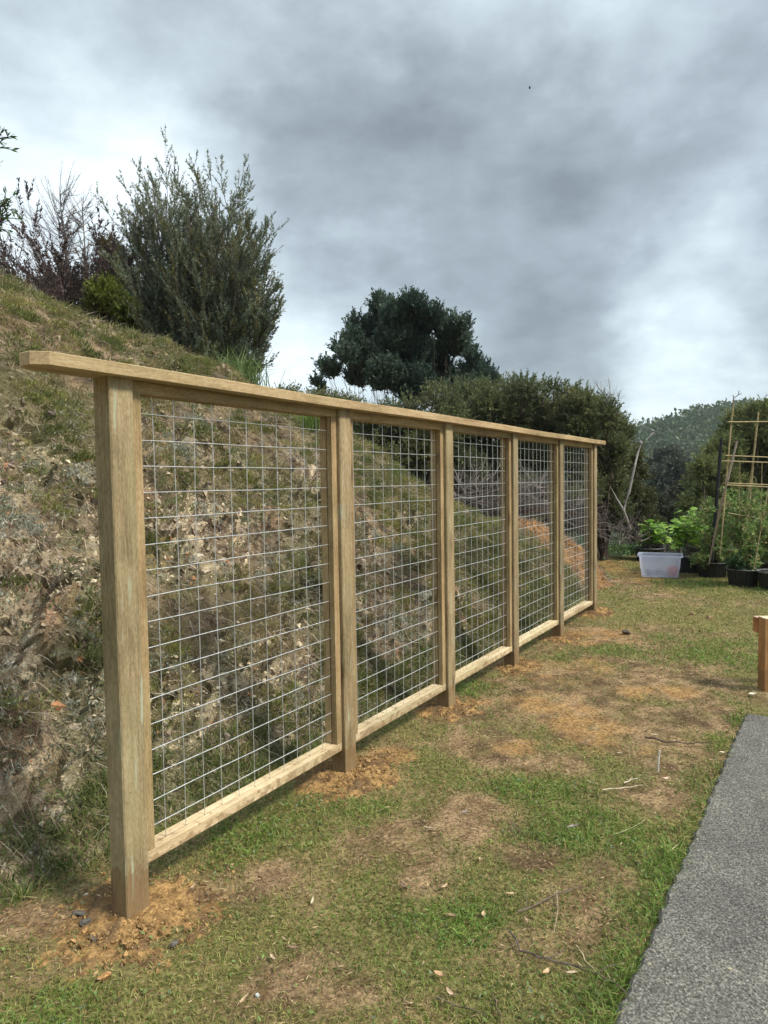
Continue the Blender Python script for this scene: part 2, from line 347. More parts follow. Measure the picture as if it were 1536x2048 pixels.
def soilcol(x, y):
    f = fbm(x*3, y*3, 21, 4)
    base = lerp((.110, .105, .038), (.185, .155, .065), f)
    dead = lerp((.125, .082, .043), (.29, .20, .112), sm(.3, .7, fbm(x*14, y*14, 8, 5))); dk = lerp(dead, (.09, .06, .034), sm(.5, .75, fbm(x*6+3, y*6, 44, 3)))
    clay = lerp((.30, .16, .055), (.44, .26, .10), fbm(x*22, y*22, 9, 3))
    md = deadm(x, y); mc = mask(CLAY, x, y, .5, 4, .7)
    c = lerp(base, dk, md); return lerp(c, clay, mc*.55*sm(.35, .62, fbm(x*9, y*9, 19, 4)+.1))
gx = growaxis(-2.4, 5.6, .035, 3500, 1.13); gy = growaxis(.6, 11.5, .035, 3500, 1.13)
X, Y = np.meshgrid(gx, gy); Z = ground_h(X, Y); nx, ny = len(gx), len(gy)
Rr = np.hypot(X, Y); Cg = soilcol(X, Y); Cg = lerp(Cg, (.035, .050, .024), sm(14, 40, Rr))
i = (np.arange(ny-1)[:, None]*nx+np.arange(nx-1)[None]).ravel()
me = npmesh('ground', np.stack([X, Y, Z], -1).reshape(-1, 3), [np.stack([i, i+1, i+nx+1, i+nx], 1)], Cg.reshape(-1, 3), True)
M['ground'] = colmat('lawn_soil', .95, .1, .45, 60, bump=.6)
tag(link('ground', me, M['ground']), kind='structure')

def bank_detail(t, n):
    """height added to the bank and the colour masks"""
    sn = (n-toe(t))*1.35+3
    rock = sm(.44, .64, fbm(t*1.6+5, sn*1.6, 31, 5, .6)+.10*sm(1.6, .5, n-toe(t))-.12*sm(4.6, 6, t))
    q = t*.85+.55*sn; r_ = sn*.85-.55*t
    d1, d2, v, px, py = cell(q*1.9, r_*3.6, 3); big = (v-.5)*.13+(px*.7+py*.9)*(v-.4)*.11
    e1, e2, w, ex, ey = cell(q*6, r_*12, 13); sml = (w-.5)*.085+(ex*(w-.5)+ey*.5)*.06
    f1, f2, u, fx, fy = cell(q*19, r_*30, 23); tiny = (u-.5)*.034+(fx+fy)*(u-.5)*.03
    ft = sm(.0, .35, n-toe(t))
    h = (.24*(fbm(t*1.1, sn*1.1, 2, 4)-.5)+big*rock*.75+sml*(.35+.65*rock)+tiny*(.5+.5*rock))*ft+.02*(fbm(t*25, n*25, 6, 3)-.5)
    return h, rock, v, w, u, np.minimum(e2-e1, 1), np.minimum(d2-d1, 1)
bt = np.arange(-.9, 12.2, .017); bn = np.concatenate([np.arange(2.25, 5.2, .0125), np.arange(5.2, 9.5, .03)])
TT, NN = np.meshgrid(bt, bn); H0 = bank_h(TT, NN); Hd, rock, cv, cw, cu, ce, cd = bank_detail(TT, NN)
# displaced along the slope's normal, so rock faces stand out of the bank
sl = np.gradient(H0, bn, axis=0); ln = np.sqrt(1+sl**2)
BN = NN-Hd*sl/ln; BZ = H0+Hd/ln
XYb = tn(TT, BN, BZ)
up = sm(1.2, 2.6, H0); far = sm(4.5, 7.5, TT); f = fbm(TT*9, NN*9, 77, 4); g = fbm(TT*2.2, NN*2.2, 78, 4)
soil = lerp((.064, .046, .029), (.270, .198, .122), sm(.25, .72, f)); soil = lerp(soil, (.135, .098, .066), sm(.5, .7, g)*.6)
rk = lerp((.135, .10, .068), (.56, .46, .31), sm(.25, .85, cw*.7+.3*cu)); rk = lerp(rk, (.215, .165, .115), (cu > .55)*.6); rk = lerp(rk, (.48, .42, .33), (cu > .86)*.7)
rk = lerp(rk, (.30, .15, .08), ((cv > .72) & (cw > .7))*.6)
Cb = lerp(soil, rk, rock*sm(.03, .14, ce))
Cb = lerp(Cb, (.10, .105, .045), sm(.48, .66, fbm(TT*1.6, NN*1.6, 50, 4)+.12*up+.16*far)*.6)
orange = np.exp(-((TT-10.0)**2/2.0+(NN-3.3)**2/1.0)); Cb = lerp(Cb, lerp((.18, .085, .032), (.40, .215, .078), f), sm(.22, .5, orange+.35*(f-.5)))
nb, mb = TT.shape; i = (np.arange(nb-1)[:, None]*mb+np.arange(mb-1)[None]).ravel()
me = npmesh('bank', XYb.reshape(-1, 3), [np.stack([i, i+mb, i+mb+1, i+1], 1)], Cb.reshape(-1, 3), False)
M['bank'] = colmat('bank_rock', .9, .2, .45, 130, bump=.7)
tag(link('bank', me, M['bank']), kind='structure')
def bank_at(t, n):
    h0 = bank_h(t, n); hd = bank_detail(t, n)[0]; s = (bank_h(t, n+.01)-bank_h(t, n-.01))/.02; l = np.sqrt(1+s*s)
    P = tn(t, n-hd*s/l, h0+hd/l); nr = tn(0*t, -s/l, 1/l); return P, nr, s

# ------------------------------------------------------------------ concrete path
def P2(a, b): return S0+SLAB_N*a+SLAB_DIR*b
r = rs(3); acc = Acc(); nbv = 160
edge = [(-.0+.006*math.sin(k*1.7)+r.uniform(-.002, .002)*(1+5*(r.rand() < .08))+.008*(vnoise(np.array([k*.11]), np.array([3.]), 2)[0]-.5), -k*.035) for k in range(nbv)]
pts = [P2(a, b) for a, b in edge]; inn = [P2(4.2, b) for a, b in edge]
top = -.018; V = []
for p, q in zip(pts, inn): V += [(*p, top-.012), (p[0]+SLAB_N[0]*.012, p[1]+SLAB_N[1]*.012, top), (*q, top+.03), (*p, -.12)]
k = np.arange(nbv-1)[:, None]*4
F = np.concatenate([k+np.array([[0, 4, 5, 1]]), k+np.array([[1, 5, 6, 2]]), k+np.array([[3, 7, 4, 0]])])
acc.add(V, F); acc.add([V[3], V[0], V[1], V[2], (*inn[0], -.12)], np.array([[0, 1, 2, 3, 4]]))
m, nt, b = mat('aged_concrete', .88, .25); v = ncoord(nt)
vo = nt.nodes.new('ShaderNodeTexVoronoi'); vo.inputs['Scale'].default_value = 160; nt.links.new(v, vo.inputs[0])
a1 = nnoise(nt, v, 120, 5, .72); a2 = nnoise(nt, v, 2.4, 5, .6); a3 = nnoise(nt, v, 11, 4, .65)
c = nramp(nt, a1, [(.38, (.025, .025, .025)), (.5, (.105, .103, .098)), (.62, (.36, .35, .325))])
c = nmix(nt, .55, c, nramp(nt, vo.outputs['Color'], [(.2, (.05, .05, .05)), (.6, (.14, .14, .135)), (.9, (.36, .36, .33))]))
c = nmix(nt, .75, c, nramp(nt, a2, [(.32, (.62, .63, .65)), (.68, (1.18, 1.17, 1.14))]), 'MULTIPLY')
c = nmix(nt, .6, c, nramp(nt, a3, [(.3, (.75, .75, .76)), (.7, (1.2, 1.2, 1.18))]), 'MULTIPLY')
v3 = nt.nodes.new('ShaderNodeTexVoronoi'); v3.inputs['Scale'].default_value = 11; nt.links.new(v, v3.inputs[0])
c = nmix(nt, nramp(nt, v3.outputs['Distance'], [(.05, (.8,)*3), (.085, (0, 0, 0))]), c, (.42, .39, .27))
c = nmix(nt, 1., c, (.95, .92, .86), 'MULTIPLY'); nt.links.new(c, b.inputs['Base Color']); nbump(nt, b, nmix(nt, .5, a1, vo.outputs['Distance']), .7, .005); M['concrete'] = m
tag(acc.build('path', m), kind='structure')

# ------------------------------------------------------------------ fence
POST_T = [1.416, 2.772, 3.972, 5.172, 6.380, 7.590]; PW = .1; NF = 2.11; NW = 2.168
fence = empty('fence', tn(1.416, 2.16, 0), 'new pine fence of wire mesh panels between square posts under a long flat cap rail', 'fence')
AX = [Tv, Nv, Zv]
def board(name, c, s, long_axis, m, bev=.003, seed=0, parent=fence):
    """s = (along T, along N, along Z); grain coordinate x runs along long_axis"""
    a = Acc(); bx(a, c, s, np.array(AX), None, bev)
    r = rs(seed+100); g = a.G[0]; order = {0: (0, 1, 2), 2: (2, 0, 1)}[long_axis]; a.G[0] = g[:, list(order)]+r.uniform(-20, 20, 3)
    return a.build(name, m, parent)
for k, t in enumerate(POST_T):
    r = rs(k); a = Acc(); zt = 1.962; zb = -.25
    # slightly leaning, chamfered square post in rings so it can warp
    ring = 24; V = []; Gc = []; off = r.uniform(-20, 20, 3); ch = .005
    prof = [(ch, 0), (PW-ch, 0), (PW, ch), (PW, PW-ch), (PW-ch, PW), (ch, PW), (0, PW-ch), (0, ch)]
    for j in range(ring):
        z = zb+(zt-zb)*j/(ring-1); wx = .0015*math.sin(z*2+k); 
        for (p, q) in prof:
            V.append(tn(t+p+wx, NF+q+wx*.5, z)); Gc.append((z, p, q))
    ii = np.arange(ring-1)[:, None]*8; jj = np.arange(8)[None]; F = np.stack([ii+jj, ii+(jj+1) % 8, ii+8+(jj+1) % 8, ii+8+jj], -1).reshape(-1, 4)
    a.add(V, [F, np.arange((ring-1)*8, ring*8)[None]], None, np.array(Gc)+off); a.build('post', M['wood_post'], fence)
# cap rail with clipped near corners
a = Acc(); t0, t1, n0, n1, z0, z1 = 1.135, 7.90, 2.068, 2.214, 1.962, 2.007; cc = .042; e = .0022
out = [(t0, n0+cc), (t0+cc, n0), (t1, n0), (t1, n1), (t0+cc, n1), (t0, n1-cc)]
ins = [(t0+e, n0+cc+e*.4), (t0+cc+e*.4, n0+e), (t1-e, n0+e), (t1-e, n1-e), (t0+cc+e*.4, n1-e), (t0+e, n1-cc-e*.4)]
seg = 30; V = []; Gc = []
# build lengthwise strips: subdivide the long edges for a slight natural bow
def bow(t): return .002*math.sin(t*1.9)+.0012*math.sin(t*4.1)
def ringpts(poly, z):
    return [tn(t, n, z+bow(t)) for t, n in poly], [(t, n-2.1, z) for t, n in poly]
tt = np.linspace(t0+cc, t1, seg)
outp = [(t0, n0+cc)]+[(x, n0) for x in tt]+[(x, n1) for x in tt[::-1]]+[(t0, n1-cc)]
cx_, cn_ = (t0+t1)/2, (n0+n1)/2
def inset(p): return (p[0]+(e if p[0] < cx_ else (-e if p[0] > t1-1e-6 else 0)), p[1]+(e if p[1] < cn_ else -e))
inp = [inset(p) for p in outp]; K = len(outp)
for poly, z in ((inp, z0), (outp, z0+e), (outp, z1-e), (inp, z1)):
    v_, g_ = ringpts(poly, z); V += v_; Gc += g_
F = []
for lv in range(3):
    for j in range(K): F.append((lv*K+j, lv*K+(j+1) % K, (lv+1)*K+(j+1) % K, (lv+1)*K+j))
# top and bottom faces as quad strips across
Ft = []
for lv in (0, 3):
    o_ = lv*K
    for j in range(0, K//2-1):
        q = (o_+j, o_+j+1, o_+K-2-j, o_+K-1-j); Ft.append(q if lv == 3 else q[::-1])
a.add(V, np.array(F+Ft), None, np.array(Gc)+7.3); a.build('cap_rail', M['wood_cap'], fence)
r = rs(5)
for k in range(5):
    ta, tb = POST_T[k]+PW+.001, POST_T[k+1]-.001; L_ = tb-ta; mid = (ta+tb)/2
    nf0, nf1, nb0, nb1 = NF+.022, NW-.003, NW+.003, NW+.044     # front batten, mesh gap, back batten
    def pair(name, tc, zc, st, sz, ax, m, sd):
        A = Acc()
        for q, (u0, u1) in enumerate(((nf0, nf1), (nb0, nb1))):
            bx(A, tn(tc, (u0+u1)/2, zc), (st, u1-u0, sz), np.array(AX), None, .0025)
            rr = rs(sd*7+q); A.G[-1] = A.G[-1][:, [0, 1, 2] if ax == 0 else [2, 0, 1]]+rr.uniform(-30, 30, 3)
        return A.build(name, m, fence)
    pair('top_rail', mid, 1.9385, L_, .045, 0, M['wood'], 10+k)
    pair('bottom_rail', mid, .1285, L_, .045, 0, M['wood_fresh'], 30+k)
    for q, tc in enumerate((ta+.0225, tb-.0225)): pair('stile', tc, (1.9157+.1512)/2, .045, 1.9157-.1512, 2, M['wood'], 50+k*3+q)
    A = Acc(); nv = 11 if k == 0 else 10; step = .1014
    z_w = 1.845-np.arange(17)*step
    for z in z_w:
        x = np.linspace(ta+.03, tb-.03, 7); w = .0012*np.sin(x*9+z*31+k)+r.normal(0, .0006, 7)
        tube(A, tn(x, np.full(7, NW-.0022)+.7*w, z+w+r.normal(0, .0006)), .0021, 6)
    xs = mid+(np.arange(nv)-(nv-1)/2)*.1005
    for x in xs:
        z = np.linspace(.135, 1.93, 9); w = .0012*np.sin(z*7+x*21)+r.normal(0, .0005, 9)
        tube(A, tn(x+w, np.full(9, NW+.0018)-.5*w, z), .0018, 6)
    A.build('wire_mesh', M['wire'], fence, True)

# ------------------------------------------------------------------ soil mounds round the posts
def clods(acc, P, S, C, r):
    """angular clods: jittered octahedra"""
    n = len(P); base = np.array([(1, 0, 0), (-1, 0, 0), (0, 1, 0), (0, -1, 0), (0, 0, 1), (0, 0, -1)], float)
    V = base[None]*r.uniform(.5, 1.15, (n, 6, 1))*np.stack([np.ones(n), r.uniform(.6, 1, n), r.uniform(.45, .9, n)], 1)[:, None]+r.normal(0, .16, (n, 6, 3))
    q = unit(r.normal(size=(n, 3))); w = unit(np.cross(q, r.normal(size=(n, 3)))); e3 = np.cross(q, w); Rm = np.stack([q, w, e3], 1)
    V = np.einsum('nij,njk->nik', V, Rm)*np.asarray(S)[:, None, None]+P[:, None]
    T_ = np.array([(0, 2, 4), (2, 1, 4), (1, 3, 4), (3, 0, 4), (2, 0, 5), (1, 2, 5), (3, 1, 5), (0, 3, 5)])
    F = (np.arange(n)[:, None, None]*6+T_[None]).reshape(-1, 3)
    acc.add(V.reshape(-1, 3), F, np.repeat(C, 6, 0))
mound_lab = ['large orange soil mound with clods round the foot of the nearest fence post', 'orange soil mound round the foot of the second fence post',
             'low orange soil mound round the foot of the third fence post', 'low orange soil mound round the foot of the fourth fence post',
             'small orange soil mound round the foot of the fifth fence post', 'small orange soil mound round the foot of the farthest fence post']
for k, (t, (rt, rn, hh)) in enumerate(zip(POST_T, [(.30, .30, .028), (.30, .28, .03), (.28, .22, .026), (.30, .22, .026), (.32, .24, .025), (.30, .24, .03)])):
    c = tn(t+.05, NF+.02, 0); r = rs(40+k); g_ = np.linspace(-1.35, 1.35, 90); A_, B_ = np.meshgrid(g_, g_)
    x = A_*rt+t+.05; y = B_*rn+NF+.02
    nz_ = 1.5*(fbm(A_*1.6+k*9, B_*1.6, 60+k, 5, .6)-.5); d = np.hypot(A_, B_)*1.06+nz_*.8
    P = tn(x, y); gz = ground_h(P[..., 0], P[..., 1])
    h = np.where(d < 1, hh*(1-np.clip(d, 0, 1))**.9*1.25, -(d-1)*.10); h = h+(.030*(fbm(A_*7, B_*7, 5+k, 4)-.5)+.014*(fbm(A_*20, B_*20, 6+k, 2)-.5))
    V = P.copy(); V[..., 2] = gz+h-.004
    C = lerp((.16, .095, .040), (.37, .230, .095), sm(.3, .7, fbm(A_*9, B_*9, 90+k, 5, .65))); C = lerp(C, (.12, .075, .042), sm(.46, .62, fbm(A_*4, B_*4, 95+k, 4))*.8)
    n_ = 90; i = (np.arange(n_-1)[:, None]*n_+np.arange(n_-1)[None]).ravel(); F = np.stack([i, i+1, i+n_+1, i+n_], 1)[:, ::-1]
    keep = (d.ravel()[F].min(1) < 1.12); F = F[keep]
    A = Acc(); A.add(V.reshape(-1, 3), F, C.reshape(-1, 3))
    nc = 2600 if k < 2 else 800; a_ = r.uniform(0, 2*np.pi, nc); q = np.abs(r.normal(0, .72, nc)); ok = q < 1.9; a_, q = a_[ok], q[ok]
    x = np.cos(a_)*q*rt+t+.05; y = np.sin(a_)*q*rn+NF+.02; P = tn(x, y); P[:, 2] = ground_h(P[:, 0], P[:, 1])+np.where(q < 1, hh*(1-q**2)**1.2*.9, 0)*.9
    S = np.minimum(.0025*np.exp(r.exponential(.55, len(q))), .016); C = lerp((.19, .11, .045), (.46, .30, .135), r.rand(len(q))); clods(A, P, S, C, r)
    A2 = A.build('soil_mound', M['soil']); tag(A2, mound_lab[k], 'soil mound', 'soil mounds round the fence posts')

# ------------------------------------------------------------------ lawn grass (uncountable)
def sample_ground(n, rmin, rmax, azmin, azmax, r, p=1.0):
    """area-thinning with distance: density ~ 1/dist**p"""
    u = r.rand(n); e_ = 2-p
    d = (rmin**e_+u*(rmax**e_-rmin**e_))**(1/e_) if abs(e_) > 1e-3 else rmin*(rmax/rmin)**u
    a_ = np.radians(r.uniform(azmin, azmax, n)); return d*np.sin(a_), d*np.cos(a_), d
r = rs(11); x, y, d = sample_ground(420000, 1.15, 13.5, -52, 50, r, 1.75)
t, n = to_tn(x, y); sa, sb = slab_d(x, y)
ok = (n < toe(t)+.12) & ~((sa > .035*r.rand(len(x))) & (sb < 0)); 
for k, tp in enumerate(POST_T): 
    dd = np.hypot((t-tp-.05)/[.30, .33, .30, .34, .34, .36][k], (n-NF-.02)/[.33, .31, .26, .28, .3, .3][k]); ok &= (dd > .45+.75*r.rand(len(dd)))
x, y, d, t, n, sa, sb = [v_[ok] for v_ in (x, y, d, t, n, sa, sb)]
md = deadm(x, y); mc = mask(CLAY, x, y, .5, 4, .7); ml = mask(LUSH, x, y, .6, 7, .5); nz = fbm(x*1.7, y*1.7, 61, 4); n3 = fbm(x*7, y*7, 62, 3)
ml = np.maximum(ml, sm(.16, .0, -sa)*(sb < .1)*(sa < .0)*.9)
keep = r.rand(len(x)) > np.clip(md*.22+mc*.45, 0, .7); x, y, d, md, mc, ml, nz, n3, sa, sb, n, t = [v_[keep] for v_ in (x, y, d, md, mc, ml, nz, n3, sa, sb, n, t)]
N_ = len(x); u = r.rand(N_)
green = lerp((.105, .150, .028), (.225, .280, .065), u); green = lerp(green, (.155, .290, .050), ml*r.rand(N_)*.9)
olive = lerp((.215, .215, .066), (.370, .345, .125), u); straw = lerp((.22, .140, .068), (.55, .39, .215), u**1.6)
pol = np.clip(.42+1.6*(nz-.5)+.30*sm(3.5, 8, d)-.35*ml, 0.05, .92); C = np.where((r.rand(N_) < pol)[:, None], olive, green)
ps = np.clip(.20+.8*md+.6*mc+.7*(n3-.55)-.12*ml, .03, .97); isst = r.rand(N_) < ps; C = np.where(isst[:, None], straw, C)
C = C*r.uniform(.75, 1.2, (N_, 1))
far_ = sm(5, 11, d); C = lerp(C, C.mean(0), far_*.0)
hgt = r.uniform(.012, .034, N_)*(1+.9*ml*(1-isst)); edge_g = (sa < 0) & (sa > -.10) & (sb < .05); hgt = np.where(edge_g, hgt*1.4, hgt)
hgt = hgt*(1+.25*sm(3, 9, d)); wd = .0016+.00075*d; wd = wd*r.uniform(.7, 1.3, N_)
tilt = np.where(isst, r.uniform(.8, 3.5, N_)*(1+1.5*md), r.uniform(.25, 1.5, N_)); th = r.uniform(0, 2*np.pi, N_)
D = np.stack([np.cos(th)*tilt, np.sin(th)*tilt, np.ones(N_)], 1); B = np.stack([np.cos(th)*.7, np.sin(th)*.7, -r.uniform(.1, .8, N_)], 1)
P = np.stack([x, y, ground_h(x, y)-.002], 1); A = Acc(); blades(A, P, D, hgt, wd, C, B, r)
# broad leaved weeds and clover, low rosettes of small leaves
x, y, d = sample_ground(60000, 1.15, 9, -50, 48, r, 1.7); sa, sb = slab_d(x, y); t, n = to_tn(x, y)
ml = np.maximum(mask(LUSH, x, y, .6, 7, .5), (sm(-.35, -.02, sa))*(sb < .1)); md = deadm(x, y)
ok = (n < toe(t)+.1) & ~((sa > -.005) & (sb < 0)) & (r.rand(len(x)) < (.10+.6*ml)*(1-.85*md)); x, y, d = x[ok], y[ok], d[ok]; N_ = len(x)
th = r.uniform(0, 6.28, N_); D = np.stack([np.cos(th), np.sin(th), r.uniform(.1, .9, N_)], 1); C = lerp((.11, .17, .045), (.21, .30, .09), r.rand(N_))
C = np.where((r.rand(N_) < .2)[:, None], np.array([.17, .22, .13]), C)
leaves(A, np.stack([x, y, ground_h(x, y)+r.uniform(.004, .022, N_)], 1), D, r.uniform(.008, .020, N_)*(1+.05*d), r.uniform(.005, .010, N_)*(1+.08*d), C, r, .05)
tag(A.build('lawn_grass', M['grass']), 'short mixed green and straw coloured lawn grass with clover between fence and path', 'grass', kind='stuff')

# fine dry litter lying in the worn patches
r = rs(12); x, y, d = sample_ground(70000, 1.2, 10, -50, 46, r, 1.7); sa, sb = slab_d(x, y); t, n = to_tn(x, y); md = deadm(x, y)
ok = (n < toe(t)) & ~((sa > -.02) & (sb < 0)) & (r.rand(len(x)) < .12+.75*md); x, y, d = x[ok], y[ok], d[ok]; N_ = len(x); th = r.uniform(0, 6.28, N_)
D = np.stack([np.cos(th), np.sin(th), r.normal(0, .18, N_)], 1); u = r.rand(N_); C = lerp((.10, .062, .035), (.48, .36, .22), u**1.6)
A = Acc(); leaves(A, np.stack([x, y, ground_h(x, y)+r.uniform(.006, .02, N_)], 1), D, r.uniform(.008, .035, N_)*(1+.05*d), r.uniform(.0012, .0042, N_)*(1+.12*d), C, r, .03)
tag(A.build('dry_litter', M['twig']), 'fine dry brown clippings and leaf litter over the bare lawn patches', 'litter', kind='stuff')

# ------------------------------------------------------------------ bank cover (uncountable)
r = rs(20)
def bank_pts(n_, r, tmin=-.6, tmax=11.8, nlo=2.5, nhi=7.2):
    t = r.uniform(tmin, tmax, n_); n = nlo+(nhi-nlo)*r.rand(n_)**1.25; return t, n
# loose stones
t, n = bank_pts(120000, r, nhi=6.4); _, rock, *_r = bank_detail(t, n); ok = (r.rand(len(t)) < .12+.5*rock+.5*rock*sm(.46, .60, fbm(t*1.3+9, n*1.7, 88, 4))) & (n > toe(t)+.02) & (t < 11.5); t, n = t[ok], n[ok]
P, nr, s = bank_at(t, n); N_ = len(t); u = r.rand(N_); zc = sm(.46, .60, fbm(t*1.3+9, n*1.7, 88, 4)); C = lerp((.10, .074, .048), (.64, .53, .36), np.clip(u**1.6*.7+zc*.45*u**.5, 0, 1)); k_ = r.rand(N_)
C = np.where((k_ < .22)[:, None], lerp((.14, .105, .088), (.28, .215, .18), u), C); C = np.where((k_ > .965)[:, None], np.array([.56, .49, .37]), C)
C = np.where(((k_ > .90) & (k_ < .93))[:, None], np.array([.36, .17, .08]), C); og = np.exp(-((t-10.0)**2/2.0+(n-3.3)**2/1.0)) > .33; C = np.where(og[:, None], lerp((.18, .08, .03), (.46, .24, .10), u), C)
A = Acc(); clods(A, P, np.minimum(.0075*np.exp(r.exponential(.45, N_)), .036), C, r)
tag(A.build('loose_stones', M['stone']), 'loose cream, brown and purplish rock chips scattered over the steep bank', 'stones', kind='stuff')
def tufts(A, t, n, per, spread, ln, wd, cols, r, up_bias=.6, droop=.5, jitc=.25, fn=leaves):
    P0, nr, s = bank_at(t, n); k_ = len(t); idx = np.repeat(np.arange(k_), per); N_ = len(idx)
    P = P0[idx]+r.normal(0, 1, (N_, 3))*np.array(spread)*np.array([1, 1, .5]); 
    D = unit(nr[idx])*.7+np.array([0, 0, up_bias])+r.normal(0, .55, (N_, 3))
    ci = r.randint(0, len(cols), k_)[idx]; C = np.array(cols)[ci]*r.uniform(1-jitc, 1+jitc, (N_, 1)); sz = r.uniform(.6, 1.25, k_)[idx]
    if fn is leaves: leaves(A, P, D, r.uniform(ln[0], ln[1], N_)*sz, r.uniform(wd[0], wd[1], N_), C, r, .05)
    else:
        B = np.stack([r.normal(0, .5, N_), r.normal(0, .5, N_), np.full(N_, -droop)], 1); blades(A, P, D, r.uniform(ln[0], ln[1], N_)*sz, r.uniform(wd[0], wd[1], N_), C, B, r)
# dead straw and twiggy bits lying down the slope
t, n = bank_pts(75000, r, nhi=6.6); P, nr, s = bank_at(t, n); ok = n > toe(t)-.02; t, n, P, nr, s = t[ok], n[ok], P[ok], nr[ok], s[ok]; N_ = len(t)
dn = tn(0*t, -1/np.sqrt(1+s*s), -s/np.sqrt(1+s*s)); D = dn*.9+r.normal(0, .55, (N_, 3))+Tv*.45+nr*.15
C = lerp((.10, .070, .050), (.48, .39, .27), r.rand(N_)**1.6); C = np.where((r.rand(N_) < .25)[:, None], lerp((.17, .15, .12), (.42, .38, .31), r.rand(N_)), C)
A = Acc(); blades(A, P+nr*.012, D, r.uniform(.03, .15, N_), r.uniform(.0018, .0045, N_), C, dn*.6, r)
tag(A.build('dead_stalks', M['twig']), 'tangled dead grass stalks and thin twigs lying down the bank face', 'dead stalks', kind='stuff')
def clusters(nc, per, rad, w, r, **kw):
    t, n = bank_pts(nc, r, **kw); ok = r.rand(nc) < w(t, n); t, n = t[ok], n[ok]; k = r.randint(int(per*.4), int(per*1.6), len(t)); i = np.repeat(np.arange(len(t)), k)
    q = r.uniform(.4, 1.4, len(t))[i]*rad; t2 = t[i]+r.normal(0, 1, len(i))*q*1.25; n2 = n[i]+r.normal(0, 1, len(i))*q*.8; m_ = (n2 > toe(t2)+.03) & (t2 < 11.5); return t2[m_], n2[m_], i[m_]
def tufts2(A, t, n, i, per, spread, ln, wd, cols, r):
    P0, nr, s = bank_at(t, n); k_ = len(t); j = np.repeat(np.arange(k_), per); N_ = len(j); P = P0[j]+r.normal(0, 1, (N_, 3))*spread*np.array([1, 1, .45])
    D = unit(nr[j])*.8+np.array([0, 0, .55])+r.normal(0, .5, (N_, 3)); cc = np.array(cols)[rs(7).randint(0, len(cols), i.max()+1)]
    C = cc[i[j]]*r.uniform(.7, 1.3, (N_, 1)); leaves(A, P, D, r.uniform(ln[0], ln[1], N_)*r.uniform(.7, 1.2, k_)[j], r.uniform(wd[0], wd[1], N_), C, r, .06)
# silver-grey lichen and weeds
t, n, i = clusters(1100, 14, .085, lambda t, n: .9*sm(2.4, .7, n-toe(t))*sm(6.5, 4, t)*(.35+.65*sm(2.6, 1.2, t)), r, nhi=5.2)
A = Acc(); tufts2(A, t, n, i, 22, .024, (.014, .036), (.006, .013), [(.32, .33, .26), (.41, .42, .34), (.26, .28, .18), (.50, .50, .42), (.22, .25, .13)], r)
tag(A.build('silver_weeds', M['leaf']), 'silver grey lichen and small woolly weeds matted over the lower bank', 'weeds', kind='stuff')
# green heath-like tufts
t, n, i = clusters(2300, 13, .068, lambda t, n: np.clip(.55+.4*sm(4.5, 7, t)+.25*sm(4.2, 5.5, n)-.35*sm(2.2, .8, n-toe(t))*sm(4.5, 2, t), 0, 1)*(np.exp(-((t-10.0)**2/2.0+(n-3.3)**2/1.0)) < .3), r, nhi=6.9)
A = Acc(); tufts2(A, t, n, i, 26, .026, (.020, .054), (.0045, .009), [(.18, .20, .055), (.26, .27, .08), (.34, .31, .12), (.13, .155, .05), (.19, .22, .08), (.30, .25, .12)], r)
tag(A.build('heath_tufts', M['leaf']), 'low olive and yellow green heath tufts growing over the bank', 'ground cover', kind='stuff')
# long grass towards the crest and at the far end
t, n = bank_pts(15000, r, nhi=8.6, nlo=2.35, tmax=10.8); h = bank_h(t, n); hc = crest(t)
w_ = np.clip(sm(.72, .99, h/hc)*(.55+.5*sm(2.5, 5, t))*sm(8.9, 8.0, t)+.7*sm(4.2, 6.8, t)+.5*sm(.3, .0, h)+.12*(h > .1), 0, 1)*sm(.34, .52, fbm(t*1.9, n*1.9, 73, 3)+.05)
orr = np.exp(-((t-10.0)**2/2.0+(n-3.3)**2/1.0)); ok = (r.rand(len(t)) < w_) & (orr < .3); t, n = t[ok], n[ok]
A = Acc(); tufts(A, t, n, 13, .03, (.03, .095), (.0035, .0075), [(.20, .20, .075), (.27, .25, .11), (.15, .17, .055), (.34, .29, .16), (.13, .16, .05)], r, .5, .6, .25, blades)
t = r.uniform(-.5, 8.5, 2600); n = toe(t)+r.normal(.02, .07, 2600)*1.2; P = tn(t, n, np.maximum(bank_h(t, n), -.05)); N_ = len(t); j = np.repeat(np.arange(N_), 12); P = P[j]+r.normal(0, .025, (N_*12, 3))*np.array([1, 1, .1])
D = r.normal(0, .45, (N_*12, 3))+np.array([0, 0, 1]); blades(A, P, D, r.uniform(.03, .10, N_*12), r.uniform(.003, .0055, N_*12), pick(r, N_*12, [(.11, .16, .04), (.17, .21, .06), (.08, .12, .03), (.26, .23, .11)]), D*np.array([1, 1, -.4]), r)
tag(A.build('bank_grass', M['grass']), 'straggly olive and straw coloured grass along the crest and far end of the bank', 'grass', kind='stuff')

